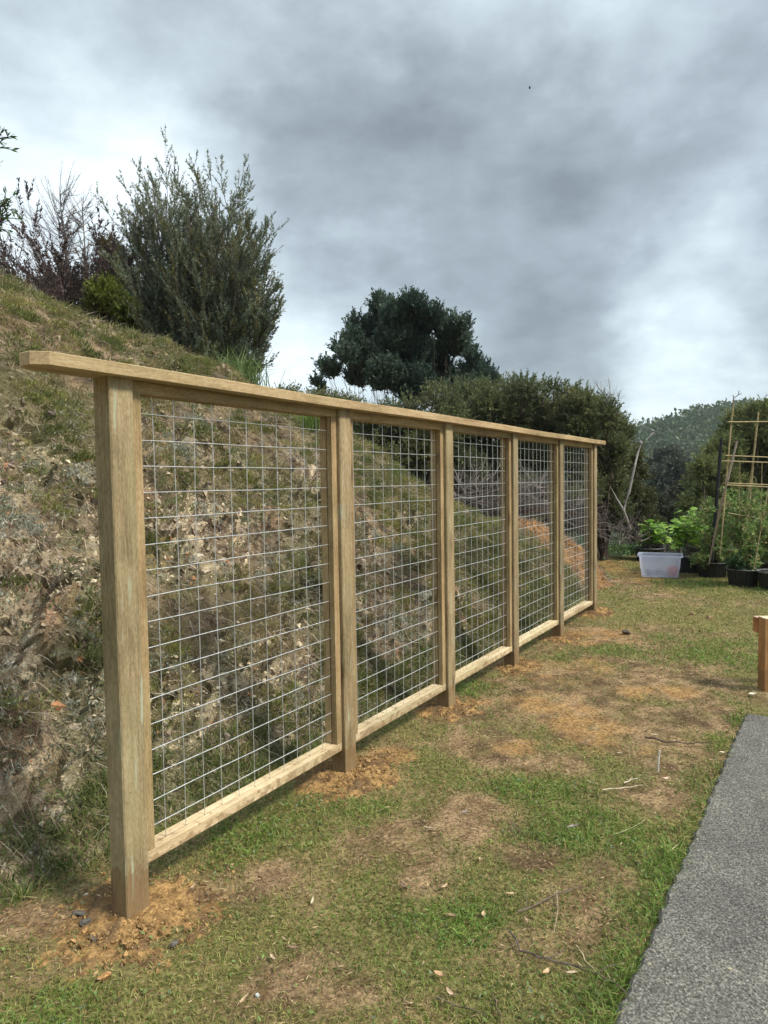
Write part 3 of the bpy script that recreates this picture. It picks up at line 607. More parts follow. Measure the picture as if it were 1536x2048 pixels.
# ------------------------------------------------------------------ plants: generators
def segs(acc, P0, P1, r0, r1, C):
    """many three-sided tapered sticks at once"""
    n = len(P0); D = unit(P1-P0); S = unit(np.cross(D, np.array([.31, .22, .91]))+1e-9); U = np.cross(S, D)
    r0 = np.broadcast_to(r0, (n,))[:, None]; r1 = np.broadcast_to(r1, (n,))[:, None]; V = []
    for P, rr in ((P0, r0), (P1, r1)):
        for a_ in (0, 2.094, 4.189): V.append(P+rr*(math.cos(a_)*S+math.sin(a_)*U))
    V = np.stack(V, 1).reshape(-1, 3); b = np.arange(n)[:, None]*6
    F = np.concatenate([b+np.array([[j, (j+1) % 3, 3+(j+1) % 3, 3+j]]) for j in range(3)])
    acc.add(V, F, np.repeat(np.broadcast_to(C, (n, 3)), 6, 0))
class Br:      # a set of curved branches P + D L t + B L t^2
    def __init__(s, P, D, L, B, rad): s.P, s.D, s.L, s.B, s.rad = P, D, L, B, rad
    def at(s, t, i=None):
        i = slice(None) if i is None else i; t = np.asarray(t)[..., None]
        return s.P[i]+(s.D[i]*t+s.B[i]*t*t)*s.L[i][..., None]
    def tan(s, t, i=None):
        i = slice(None) if i is None else i; return unit(s.D[i]+2*s.B[i]*np.asarray(t)[..., None])
    def draw(s, acc, C, k=4, wob=0, r=None, tip=.25):
        n = len(s.P); prev = s.at(np.zeros(n))
        for j in range(k):
            q = (j+1)/k; cur = s.at(np.full(n, q)); 
            if wob and j < k-1: cur = cur+r.normal(0, 1, (n, 3))*wob*s.L[:, None]
            segs(acc, prev, cur, s.rad*(1-(1-tip)*j/k), s.rad*(1-(1-tip)*q), C); prev = cur
    def kids(s, r, per, ang, lf, trop, lo=.15, hi=.97, taper=.6, jit=.25, radf=.45, flat=0):
        n = len(s.P); i = np.repeat(np.arange(n), per); m = len(i); t = r.uniform(lo, hi, m)
        T_ = s.tan(t, i); pr = r.normal(size=(m, 3)); pr[:, 2] *= (1-flat); pr = unit(np.cross(T_, pr)); a_ = np.radians(r.normal(ang, ang*.25, m))[:, None]
        D = unit(T_*np.cos(a_)+pr*np.sin(a_)); L = s.L[i]*lf*(1-taper*t)*r.uniform(1-jit, 1+jit, m)
        B = np.array([0, 0, 1.])*trop+r.normal(0, .08, (m, 3)); return Br(s.at(t, i), D, L, np.broadcast_to(B, (m, 3)), s.rad[i]*radf*(1-.5*t))
def stems(r, base, tips, rad, bow_=.25, js=.0):
    tips = np.asarray(tips, float); n = len(tips); base = np.broadcast_to(base, (n, 3))+r.normal(0, 1, (n, 3))*np.array([js, js, 0]); v = tips-base; L = np.linalg.norm(v, axis=1)
    B = np.array([0, 0, 1.])*bow_+r.normal(0, .06, (n, 3)); return Br(base, v/L[:, None]-B, L, B, np.full(n, rad))
def leafon(acc, br, r, per, ln, wd, C, lo=.1, spread=.7, jit=.2, tipC=None):
    n = len(br.P); i = np.repeat(np.arange(n), per); t = r.uniform(lo, 1.02, len(i)); P = br.at(t, i); D = br.tan(t, i)+r.normal(0, spread, (len(i), 3))
    C = np.broadcast_to(C, (n, 3))[i]*r.uniform(1-jit, 1+jit, (len(i), 1))
    leaves(acc, P, D, r.uniform(ln*.7, ln*1.25, len(i)), r.uniform(wd*.7, wd*1.3, len(i)), C, r, .04)
def plant(name, label, cat, group, base, parts):
    """parts: list of (part name, Acc, material)"""
    e = empty(name, base, label, cat, group)
    for nm, A, m in parts:
        if A.n: A.build(nm, m, e)
    return e
def crown(r, lobes, Y, dY, n_spray, per, ln, wd, cols, upb=.5, sprayL=.25, base=None, rad=.08, barkC=(.07, .055, .042), shell=.55, squash=1., inset=.6):
    """lobes: (px, py, radius in px). sprays of leaves on the outer part of each lobe, limbs reaching into them"""
    A, Wd_ = Acc(), Acc(); cen = []; rad_ = []
    for (px, py, rp) in lobes:
        y_ = Y+r.uniform(-dY, dY); cen.append(at(px, py, y_)); rad_.append(max(rp*y_/1300-inset*sprayL, .4*rp*y_/1300))
    cen = np.array(cen); rad_ = np.array(rad_); w = rad_**2; k = r.choice(len(cen), n_spray, p=w/w.sum())
    v = unit(r.normal(size=(n_spray, 3))); q = (shell+(1-shell)*r.rand(n_spray)**.7)
    bump = 1+.35*(fbm(v[:, 0]*2.3+k*3.1, v[:, 2]*2.3+v[:, 1]*1.7, 7, 3)-.5)*2
    P = cen[k]+v*(rad_[k]*q*bump)[:, None]*np.array([1, 1, squash]); D = unit(v*.8+np.array([0, 0, upb])+r.normal(0, .3, (n_spray, 3)))
    L = sprayL*r.uniform(.6, 1.3, n_spray); br = Br(P, D, L, np.tile([0, 0, .12], (n_spray, 1)), np.full(n_spray, .006*Y/10))
    ck = pick(r, len(cen), cols)[k]*.5+pick(r, n_spray, cols)*.5
    leafon(A, br, r, per, ln, wd, ck, 0, .55); br.draw(Wd_, barkC, 1)
    if base is not None:
        st = stems(r, base, cen, rad, .1, rad*1.5); st.draw(Wd_, barkC, 5, .02, r); kd = st.kids(r, 7, 35, .16, .1, .5); kd.draw(Wd_, barkC, 3, .02, r)
    return A, Wd_
def topz(x, y):
    t, n = to_tn(x, y); g = float(ground_h(np.array([x]), np.array([y]))[0]); return max(g, float(bank_h(np.array([t]), np.array([n]))[0]) if (-.9 < t < 12.2 and 2.25 < n < 9.5) else -99)
def onground(px, Y):
    p = at(px, 900, Y); p[2] = topz(p[0], p[1])-.05; return p

# ---- big feathery tree on the crest
r = rs(101); base = onground(400, 8.7); base[2] -= .1
tips = [(470, 345), (445, 335), (500, 440), (515, 480), (330, 350), (480, 430), (285, 262), (318, 300), (268, 330), (345, 325), (392, 300), (430, 312), (375, 370), (250, 370), (235, 420), (228, 470), (455, 400), (490, 405), (535, 425), (525, 440), (560, 515), (505, 480),
        (560, 600), (545, 560), (540, 650), (500, 560), (240, 520), (262, 560), (300, 430), (350, 450), (410, 440), (440, 500), (300, 520), (360, 560), (420, 600), (480, 640), (300, 600), (340, 650), (530, 690), (470, 690), (400, 690), (345, 400), (465, 580), (390, 500)]
tp = [base+(at(px, py, 8.7+r.uniform(-.75, .75))-base)*(.84 if py < 335 else .89 if py < 560 else .92) for px, py in tips]
st = stems(r, base, tp, .026, .22, .12); A, B_ = Acc(), Acc(); bark = (.085, .070, .060)
st.draw(B_, bark, 6, .012, r); k1 = st.kids(r, 24, 25, .34, .20, .16, .95, .55); k1.draw(B_, bark, 3, .015, r); k2 = k1.kids(r, 9, 27, .45, .18, .12, 1., .45); k2.draw(B_, (.10, .085, .06), 1)
cz = np.clip((k2.P[:, 2]-base[2])/3.2, 0, 1); cC = lerp((.125, .170, .115), (.23, .26, .17), cz*.5+.5*r.rand(len(cz))); cC = np.where((r.rand(len(cz)) < .2)[:, None], np.array([.18, .165, .065]), cC)
leafon(A, k2, r, 30, .040, .0105, cC, .0, .5); leafon(A, k1, r, 12, .042, .010, (.105, .13, .075), .3, .5)
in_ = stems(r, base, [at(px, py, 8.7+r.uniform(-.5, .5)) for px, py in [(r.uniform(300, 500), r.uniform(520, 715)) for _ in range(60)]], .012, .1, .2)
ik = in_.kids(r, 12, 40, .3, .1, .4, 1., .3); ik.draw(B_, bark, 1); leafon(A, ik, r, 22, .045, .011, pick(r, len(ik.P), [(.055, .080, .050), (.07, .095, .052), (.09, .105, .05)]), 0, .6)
plant('feathery_tree', 'large dark olive feathery tree with wispy upright branches on the bank crest', 'tree', 'trees and shrubs along the bank crest', base, [('branches', B_, M['twig']), ('foliage', A, M['leaf'])])

# ---- two dead conifers with bare tops
for k, (bpx, top, Y0, lab, spanl, spanr) in enumerate([(150, (118, 318), 9.3, 'dead conifer with a bare grey top, left of the feathery tree', 165, 60), (172, (163, 340), 9.8, 'thinner dead conifer leaning behind, dark brown needles still on its lower branches', 60, 62)]):
    r = rs(110+k); base = onground(bpx, Y0); A, B_ = Acc(), Acc(); tipp = at(top[0], top[1]+55, Y0)
    tr = stems(r, base, [tipp], .045, .02); tr.draw(B_, (.16, .135, .12), 9, .004, r, .08)
    kx = tr.kids(r, 120, 58, (.50, .30)[k], .28, .02, .40, .5, .2, .2); kx.draw(B_, (.11, .085, .08), 4, .012, r); ky = kx.kids(r, 16, 30, .24, .1, .1, 1., .4); ky.draw(B_, (.10, .078, .074), 1); leafon(A, ky, r, 30, .05, .016, pick(r, len(ky.P), [(.115, .080, .078), (.090, .066, .064), (.145, .105, .095)]), 0, .5)
    k1 = tr.kids(r, 150 if k == 0 else 90, 57, .52 if k == 0 else .36, .20, .02, .97, .78, .2, .22); k1.draw(B_, (.13, .105, .095), 5, .012, r)
    k2 = k1.kids(r, 14, 30, .26, .12, .1, 1., .5); k2.draw(B_, (.105, .080, .074), 1); k3 = k2.kids(r, 2, 35, .5, .05); k3.draw(B_, (.10, .075, .07), 1)
    low = (k2.P[:, 2]-base[2])/(tipp[2]-base[2]) < (.50 if k == 0 else .68); lo_ = Br(k2.P[low], k2.D[low], k2.L[low], k2.B[low], k2.rad[low])
    leafon(A, lo_, r, 30, .046, .014, pick(r, len(lo_.P), [(.115, .080, .078), (.090, .066, .064), (.145, .105, .095)] if k == 0 else [(.08, .07, .055), (.10, .08, .062), (.07, .075, .05)]), 0, .5)
    plant('dead_conifer', lab, 'dead tree', 'dead conifers on the bank', base, [('branches', B_, M['twig']), ('dead_needles', A, M['leaf'])])
r = rs(113); base = onground(20, 9.4); tp = [at(px, py, 9.4+r.uniform(-.4, .4)) for px, py in [(-60, 380), (-30, 430), (5, 470), (30, 500), (-10, 520), (60, 540), (-50, 560), (50, 470)]]
A, B_ = Acc(), Acc(); st = stems(r, base, tp, .02, .15, .1); st.draw(B_, (.10, .08, .075), 5, .02, r); k1 = st.kids(r, 14, 32, .34, .15); k1.draw(B_, (.09, .07, .065), 2); k2 = k1.kids(r, 5, 30, .4, .1); k2.draw(B_, (.09, .07, .065), 1)
leafon(A, k2, r, 9, .04, .010, pick(r, len(k2.P), [(.07, .05, .048), (.06, .046, .042), (.10, .075, .03)]), 0, .5)
plant('dead_shrub', 'brown dead shrub at the left edge on top of the bank', 'shrub', 'trees and shrubs along the bank crest', base, [('branches', B_, M['twig']), ('dead_leaves', A, M['leaf'])])

def bush(name, label, cat, group, seed, lobes, Y, dY, ns, per, ln, wd, cols, basepx, part='foliage', **kw):
    r = rs(seed); base = onground(basepx, Y); A, B_ = crown(r, lobes, Y, dY, ns, per, ln, wd, cols, base=base, **kw)
    return plant(name, label, cat, group, base, [('branches', B_, M['twig']), (part, A, M['leaf'])])
CR = 'trees and shrubs along the bank crest'
bush('small_tree', 'small dark tree with yellow lichened tops between the dead conifers and the feathery tree', 'tree', CR, 120, [(200, 490, 16), (222, 500, 22), (235, 530, 24), (218, 560, 26), (245, 575, 28), (205, 540, 18)], 9.9, .3, 900, 26, .04, .011,
     [(.055, .065, .028), (.075, .075, .03), (.15, .11, .03)], 225, sprayL=.14, rad=.02)
bush('shrub', 'bright olive green shrub at the foot of the feathery tree, on its left', 'shrub', CR, 121, [(195, 590, 24), (222, 600, 26), (250, 620, 26), (215, 575, 18), (270, 640, 22), (190, 612, 18)], 8.45, .25, 1300, 26, .034, .011,
     [(.20, .25, .05), (.26, .29, .07), (.15, .20, .05)], 225, sprayL=.12, rad=.015)
bush('shrub', 'low dry bush of brown and olive twigs under the left side of the feathery tree', 'shrub', CR, 122, [(270, 655, 22), (300, 670, 26), (255, 625, 18), (330, 690, 24)], 8.6, .25, 650, 24, .032, .009,
     [(.085, .080, .032), (.12, .10, .05), (.06, .06, .03)], 290, sprayL=.12, rad=.012)
r = rs(123); base = onground(-260, 6.5); tp = [at(px, py, 6.5+r.uniform(-.3, .3)) for px, py in [(2, 268), (-6, 380), (14, 405), (22, 428), (-20, 320), (8, 440), (-60, 300), (-80, 400), (-120, 250), (-140, 340), (-60, 460)]]
A, B_ = Acc(), Acc(); st = stems(r, base, tp, .03, .12, .05); st.draw(B_, bark, 6, .01, r); k1 = st.kids(r, 12, 40, .12, -.1, .55, 1., .2); k1.draw(B_, bark, 2)
leafon(A, k1, r, 9, .075, .018, pick(r, len(k1.P), [(.06, .12, .03), (.09, .15, .04)]), .2, .8)
plant('broadleaf_tree', 'leafy green branch tips poking in at the left edge against the sky', 'tree', None, base, [('branches', B_, M['twig']), ('foliage', A, M['leaf'])])

# ---- tall grass clumps on the bank
def grassclump(label, seed, px, py, Y, n_, ln, spread, cols, lean=.35):
    r = rs(seed); b = at(px, py, Y); b[2] = topz(b[0], b[1]); P = b+r.normal(0, 1, (n_, 3))*np.array([spread, spread, 0]); th = r.uniform(0, 6.28, n_); q = np.abs(r.normal(0, lean, n_))
    D = np.stack([np.cos(th)*q, np.sin(th)*q, np.ones(n_)], 1); B = np.stack([np.cos(th)*.6, np.sin(th)*.6, -q*1.2], 1); A = Acc()
    blades(A, P, D, r.uniform(ln*.45, ln, n_), r.uniform(.008, .014, n_), pick(r, n_, cols), B, r)
    tag(A.build('grass_clump', M['grass']), label, 'grass clump', 'tall grass clumps on the bank')
grassclump('tall arching pale green grass clump under the right of the feathery tree', 130, 470, 745, 7.75, 420, .62, .16, [(.14, .21, .07), (.19, .25, .10), (.11, .17, .05)], .42)
grassclump('bright green upright grass clump seen through the right side of the nearest mesh panel', 131, 628, 925, 7.0, 260, .36, .07, [(.15, .24, .05), (.20, .28, .07), (.12, .19, .04)], .25)
grassclump('small ragged grass clump on the crest, just left of the second fence post', 132, 600, 790, 7.9, 320, .26, .10, [(.12, .17, .05), (.19, .21, .08)], .4)
# arching seed stalks of the big clump
# ---- dark tree and hedge behind the bank
HG = 'dark trees and bushes behind the bank'
bush('conifer_tree', 'tall dark blue green conifer with ragged upright tufts, against the sky', 'tree', HG, 140,
     [(762, 622, 22), (792, 640, 27), (828, 618, 22), (842, 655, 25), (868, 640, 20), (898, 668, 26), (925, 660, 13), (915, 695, 24), (790, 690, 36), (745, 672, 30), (706, 660, 12), (704, 688, 19), (672, 700, 11), (695, 718, 18), (648, 738, 13), (665, 745, 17), (732, 722, 32),
      (830, 715, 38), (772, 755, 34), (715, 760, 20), (635, 770, 11), (872, 715, 27), (885, 755, 26), (945, 725, 14), (945, 752, 17), (965, 745, 14), (925, 775, 30), (830, 775, 40), (975, 770, 20), (640, 785, 10), (757, 604, 9), (812, 603, 9), (712, 640, 8), (938, 652, 8), (946, 708, 9)],
     18, 1.1, 8200, 22, .090, .034, [(.050, .090, .066), (.070, .115, .082), (.095, .140, .095)], 800, sprayL=.27, upb=1.1, rad=.022, shell=.25, inset=.24)
hc_ = [(.185, .205, .082), (.130, .165, .072), (.245, .245, .100), (.105, .135, .066)]
def lob(r, pts, n_, rr): 
    o = []
    for _ in range(n_):
        x0, y0, x1, y1, yb = pts; x = r.uniform(x0, x1); u = (x-x0)/(x1-x0); yt = y0+(y1-y0)*u; rad = r.uniform(*rr); o.append((x, r.uniform(yt+rad*.9, yb), rad))
    for x in np.arange(x0, x1, rr[0]*.9): u = (x-x0)/(x1-x0); rad = r.uniform(rr[0]*.7, rr[0]*1.1); o.append((x, y0+(y1-y0)*u+rad*.8+r.uniform(-6, 8), rad))
    return o
r = rs(141)
bush('bush', 'low olive green bush top between the grass clumps and the dark conifer', 'bush', HG, 142, lob(r, (560, 790, 700, 806, 900), 8, (22, 36)), 12.6, .6, 2600, 22, .06, .018, hc_, 640, rad=.03)
bush('bush', 'rounded olive bush left of the dark hedge, below the conifer', 'bush', HG, 143, lob(r, (690, 830, 905, 775, 985), 16, (28, 48)), 13.0, .9, 4200, 24, .06, .018, hc_, 800, rad=.04)
bush('bush', 'dense dark green bush with a raised shaggy top behind the third and fourth posts', 'bush', HG, 144, lob(r, (880, 770, 1060, 758, 1010), 18, (28, 50)), 13.4, .9, 5000, 24, .06, .018, hc_[:2]+hc_[3:], 980, rad=.04)
bush('bush', 'dense green bush behind the far end of the fence', 'bush', HG, 145, lob(r, (1030, 756, 1175, 775, 1040), 16, (28, 48)), 13.2, .9, 4600, 24, .06, .018, hc_, 1100, rad=.04)
bush('bush', 'tall dark bush just right of the fence end, sloping down to the right', 'bush', HG, 146, lob(r, (1150, 785, 1228, 812, 1050), 14, (24, 38))+[(1228, 860, 24), (1232, 900, 24), (1228, 950, 26), (1222, 990, 28), (1235, 1030, 28)], 12.8, .8, 4600, 24, .058, .018, hc_, 1200, rad=.04)
bush('bush', 'yellowish green leafy bush behind the bare leaning trunk', 'bush', HG, 147, [(1262, 920, 18), (1272, 950, 20), (1258, 990, 22), (1285, 1000, 20), (1290, 1040, 22), (1250, 1040, 26), (1300, 1065, 20)], 14.2, .6, 1500, 22, .06, .020, [(.15, .155, .055), (.11, .12, .045), (.075, .088, .04)], 1270, rad=.03)
# right hand trees
RG = 'trees behind the vegetable garden'
bush('tree', 'feathery green tree right of the distant hill, behind the black stake', 'tree', RG, 150, [(1428, 915, 24), (1408, 938, 24), (1398, 970, 26), (1432, 950, 34), (1410, 1000, 38), (1385, 1015, 24), (1455, 905, 32), (1390, 1050, 34), (1440, 1050, 44), (1465, 1000, 44)], 15, .9, 3800, 24, .07, .020,
     [(.18, .22, .075), (.24, .26, .09), (.125, .155, .065)], 1420, rad=.05)
bush('tree', 'tall green tree behind the bamboo trellis at the right edge', 'tree', RG, 151, [(1480, 850, 36), (1515, 845, 40), (1545, 850, 44), (1470, 890, 40), (1520, 900, 50), (1490, 950, 48), (1560, 930, 60), (1530, 990, 50), (1600, 900, 60), (1480, 1010, 40), (1590, 1000, 60)], 16.5, 1.0, 5000, 24, .075, .022,
     [(.175, .21, .07), (.23, .255, .088), (.12, .155, .062)], 1520, rad=.06)
# mid valley
for k, (lab, lobs, Y_, cols, bpx) in enumerate([('dark rounded tree in the valley below the distant hill', [(1296, 1010, 20), (1318, 1022, 22), (1285, 1040, 24), (1330, 1045, 26), (1300, 1070, 28)], 24, [(.035, .048, .026), (.05, .06, .03)], 1300),
      ('brown green tree in the valley beside the small white roof', [(1378, 990, 20), (1352, 1008, 18), (1388, 1010, 24), (1355, 1025, 26), (1330, 1055, 28), (1370, 1050, 30)], 30, [(.055, .06, .032), (.07, .066, .036), (.04, .05, .028)], 1360),
      ('pale twiggy tree at the foot of the distant hill', [(1315, 945, 16), (1335, 930, 18), (1350, 950, 18), (1325, 965, 16)], 60, [(.10, .11, .08), (.07, .085, .055)], 1330)]):
    bush('tree', lab, 'tree', 'trees in the valley', 155+k, lobs, Y_, Y_*.04, 1500, 20, .006*Y_, .0022*Y_, cols, bpx, rad=.004*Y_, sprayL=.018*Y_)

# ---- bare trunk, bare twigs, brush heaps
def deadwood(name, label, cat, seed, Y, lines, kidn, lf, C, ang=35, sub=4, trop=.05, r0=.03):
    r = rs(seed); B_ = Acc(); 
    for (pts, rad) in lines:
        P = np.array([at(px, py, Y+r.uniform(-.15, .15)) for px, py in pts]); tube(B_, P, np.linspace(rad, rad*.3, len(P)), 6, C)
        for a_, b__ in zip(P[:-1], P[1:]):
            s_ = Br(a_[None], unit(b__-a_)[None], np.array([np.linalg.norm(b__-a_)]), np.zeros((1, 3)), np.array([rad*.6]))
            if kidn: k1 = s_.kids(r, kidn, ang, lf, trop); k1.draw(B_, C, 3, .02, r); k2 = k1.kids(r, sub, 35, .45, trop); k2.draw(B_, C, 1)
    base = at(*lines[0][0][0], Y); e = B_.build(name, M['twig']); return tag(e, label, cat)
deadwood('dead_tree', 'bare silvery dead trunk leaning up to the right beyond the fence end', 'dead tree', 160, 12.0, [([(1262, 1062), (1247, 1020), (1258, 985), (1270, 930), (1276, 905), (1284, 885), (1292, 880), (1310, 862)], .028), ([(1247, 1020), (1232, 995), (1222, 975)], .02),
    ([(1284, 888), (1281, 882), (1270, 884)], .02), ([(1308, 863), (1301, 857)], .015)], 2, .25, (.36, .33, .31), 45, 2)
deadwood('dead_tree', 'bare grey twiggy treetop rising above the bush right of the fence', 'dead tree', 161, 13.0, [([(1228, 850), (1215, 800), (1190, 765)], .018), ([(1228, 850), (1222, 800), (1218, 760)], .016), ([(1228, 850), (1235, 810), (1240, 780)], .014)], 8, .75, (.24, .22, .21), 38, 5, .12)
for k, (x0, x1, y0, y1, Y_, n_, lab) in enumerate([(905, 1025, 955, 1050, 10.6, 60, 'heap of grey dead branches behind the bank, seen through the third panel'), (1030, 1110, 965, 1035, 10.9, 45, 'heap of grey dead twigs behind the orange soil, seen through the fourth panel'),
      (1125, 1178, 1000, 1075, 10.8, 30, 'small grey brush heap seen through the farthest mesh panel'), (1205, 1290, 1055, 1092, 11.6, 11, 'tangle of pale fallen branches beneath the leaning dead trunk')]):
    r = rs(165+k); n_ *= 3; px = r.uniform(x0, x1, n_); py = r.uniform(y0+8, y1, n_); P = np.array([at(a_, b_, Y_+r.uniform(-.3, .3)) for a_, b_ in zip(px, py)])
    B_ = Acc(); D = unit(np.stack([r.normal(0, 1, n_), r.normal(0, .5, n_), np.abs(r.normal(.25, .45, n_))], 1)); b_ = Br(P, D, r.uniform(.25, .7, n_), r.normal(0, .15, (n_, 3)), r.uniform(.005, .013, n_)); Cs = pick(r, n_, [(.16, .14, .13), (.24, .21, .19), (.11, .09, .08), (.30, .27, .25)])*(1 if k < 2 else .6)
    b_.draw(B_, Cs, 3, .03, r); kk = b_.kids(r, 7, 40, .45, .05); kk.draw(B_, (.15, .125, .115), 2, .02, r); k3 = kk.kids(r, 3, 35, .5, .0); k3.draw(B_, (.13, .11, .10), 1)
    tag(B_.build('brush_heap', M['twig']), lab, 'branches', 'heaps of dead branches')


# ------------------------------------------------------------------ vegetable garden
def lathe(acc, prof, c, k=48, rib=0., C=None, tilt=None):
    """prof list of (radius, z, ribbed?)"""
    a_ = np.arange(k)*2*np.pi/k; V = []
    for (rr, z, rb) in prof:
        q = rr*(1-(rib if rb else 0)*(np.arange(k) % 2)); V.append(np.stack([q*np.cos(a_), q*np.sin(a_), np.full(k, z)], 1))
    V = np.concatenate(V)+np.asarray(c); m = len(prof); i = np.arange(m-1)[:, None]*k; j = np.arange(k)[None]
    acc.add(V, np.stack([i+j, i+(j+1) % k, i+k+(j+1) % k, i+k+j], -1).reshape(-1, 4), C)
m, nt, b = mat('potting_soil', .95, .1); nt.links.new(nramp(nt, nnoise(nt, ncoord(nt), 60, 4), [(.35, (.02, .014, .010)), (.7, (.075, .052, .036))]), b.inputs['Base Color']); M['pot_soil'] = m
m, nt, b = mat('worn_rim', .5, .4); nt.links.new(nramp(nt, nnoise(nt, ncoord(nt), 14, 3), [(.4, (.05, .055, .055)), (.7, (.17, .18, .18))]), b.inputs['Base Color']); M['rim'] = m
POTS = {}
def pot(key, px, py, r0, h, label, dz=0):
    c = gnd(px, py); c[1] += r0*.8; c[0] += r0*.8*(px-768)/1300; c[2] = float(ground_h(c[:1], c[1:2])[0])+dz
    e = empty('plant_pot', c, label, 'plant pot', 'black plastic plant pots')
    A = Acc(); lathe(A, [(r0*.80, 0, 1), (r0*.86, h*.45, 1), (r0*.93, h*.9, 1), (r0*.95, h*.93, 0), (r0*.91, h*.93, 0), (r0*.88, h*.80, 0)], c, 60, .035); A.build('pot_body', M['black'], e)
    A = Acc(); a_ = np.linspace(0, 2*np.pi, 41); tube(A, np.stack([c[0]+r0*.96*np.cos(a_), c[1]+r0*.96*np.sin(a_), np.full(41, c[2]+h*.94)], 1), .011, 6); A.build('rim', M['rim'], e)
    A = Acc(); x_ = np.linspace(-1, 1, 24); X_, Y_ = np.meshgrid(x_, x_); q = np.hypot(X_, Y_); k = np.clip(q, 1e-6, None); sc_ = np.maximum(np.abs(X_), np.abs(Y_))/k
    V = np.stack([c[0]+X_*sc_*r0*.89, c[1]+Y_*sc_*r0*.89, c[2]+h*.82+.03*(fbm(X_*4+px, Y_*4, 3, 3)-.4)], -1); i = (np.arange(23)[:, None]*24+np.arange(23)[None]).ravel()
    A.add(V.reshape(-1, 3), np.stack([i, i+1, i+25, i+24], 1)); A.build('potting_soil', M['pot_soil'], e); POTS[key] = (c, r0, h)
pot('A', 1377, 1141, .26, .30, 'black pot holding the bright green fig plant, just right of the clear tub')
pot('B', 1424, 1150, .245, .25, 'ribbed black pot holding the foot of the leaning black stake')
pot('C', 1486, 1169, .235, .26, 'ribbed black pot nearest the lawn, with a low bushy plant and a thin cane')
pot('D', 1551, 1177, .25, .26, 'black pot cut off by the right edge of the photo')
pot('E', 1537, 1150, .22, .24, 'black pot behind the front pots at the right edge, under the green tomatoes')
pot('F', 1299, 1118, .29, .26, 'wide black pot half hidden behind the clear tub')
pot('G', 1199, 1103, .20, .14, 'low black bowl on the ground just right of the fence end')
pot('H', 1398, 1112, .25, .24, 'black pot behind the fig plant pot, beneath the white pipe')
def figleaf(acc, P, D, Nn, L, C):
    """five lobed leaf with a folded midrib"""
    D = unit(D); S = unit(np.cross(D, Nn)); U = np.cross(S, D)
    pts = [(0, .08), (.22, -.04), (.40, .10), (.30, .26), (.55, .42), (.36, .50), (.26, .56), (.30, .80), (.12, .84), (0, 1.02)]
    o = [(x, y) for x, y in pts]+[(-x, y) for x, y in pts[-2:0:-1]]; n = len(o)
    V = [P+D*.45*L]+[P+D*y*L+S*x*L+U*L*(.16*abs(x)-.22*(y-.4)**2) for x, y in o]
    acc.add(V, np.array([(0, 1+i, 1+(i+1) % n) for i in range(n)]), C)
def figplant(label, seed, key, reg, n_, L):
    r = rs(seed); c, r0, h = POTS[key]; c = c+np.array([0, 0, h*.8]); A, B_ = Acc(), Acc()
    tp = np.array([at(r.uniform(reg[0]+12, reg[2]-12), r.uniform(reg[1]+16, (reg[1]+reg[3])/2), c[1]+r.uniform(-.25, .25)) for _ in range(7)])
    st = stems(r, c, tp, .012, .15, .04); st.draw(B_, (.16, .15, .11), 5, .01, r)
    for k in range(n_):
        i = r.randint(7); t = r.uniform(.3, 1.05); p = st.at(np.array([t]), np.array([i]))[0]; th = r.uniform(0, 6.28); d = np.array([math.cos(th), math.sin(th), r.uniform(-.05, .9)]); q = p+unit(d)*r.uniform(.05, .14)
        segs(B_, p[None], q[None], .004, .003, (.20, .24, .10)); dd = d*np.array([1, 1, .2])+np.array([0, 0, r.uniform(-.4, .35)]); 
        figleaf(A, q, dd, np.array([r.normal(0, .45), r.normal(0, .45)-.35, 1.]), L*r.uniform(.65, 1.2), np.array(((.24, .42, .06), (.32, .50, .09), (.16, .31, .05))[r.randint(3)])*r.uniform(.8, 1.1))
    plant('fig_plant', label, 'plant', 'fig plants in pots', c, [('stems', B_, M['twig']), ('leaves', A, M['leaf'])])
figplant('tall fig plant with big lobed bright green leaves in the pot right of the tub', 201, 'A', (1345, 1010, 1418, 1080), 110, .165)
figplant('lower fig plant spreading left above the clear tub', 202, 'F', (1272, 1030, 1350, 1085), 120, .16)
def tomato(label, seed, key, tips, cols, n2=9, name='tomato_plant', cat='plant', fruit=None, leafw=.019, per=12):
    r = rs(seed); c, r0, h = POTS[key]; c = c+np.array([0, 0, h*.8]); A, B_ = Acc(), Acc(); tp = [at(px, py, c[1]+r.uniform(-.3, .3)) for px, py in tips]
    st = stems(r, c, tp, .008, .12, .07); st.draw(B_, (.15, .19, .07), 6, .02, r); k1 = st.kids(r, 11, 55, .26, -.05, .08, 1., .25); k1.draw(B_, (.14, .18, .07), 2); k2 = k1.kids(r, n2, 55, .4, -.1, .1, 1., .2)
    leafon(A, k2, r, per, .048, leafw, pick(r, len(k2.P), cols), 0, .8); parts = [('stems', B_, M['twig']), ('leaves', A, M['leaf'])]
    e = plant(name, label, cat, 'plants growing in the pots', c, parts)
    for (px, py, rad, cc_) in (fruit or []):
        P = at(px, py, c[1]-.25); F = Acc(); lathe(F, [(rad*math.sin(q), -rad*math.cos(q)*.9, 0) for q in np.linspace(.02, 3.12, 9)], P, 14, 0, cc_); F.build('tomato', M['leaf'], e, True)
TC = [(.22, .34, .095), (.17, .27, .08), (.30, .38, .13), (.14, .21, .07), (.30, .27, .13)]
tomato('sprawling leafy tomato plant climbing the left side of the trellis', 210, 'B', [(1400, 1020), (1415, 1045), (1440, 1010), (1455, 985), (1465, 1030), (1430, 1070), (1410, 1080), (1470, 1060), (1450, 1090)], TC)
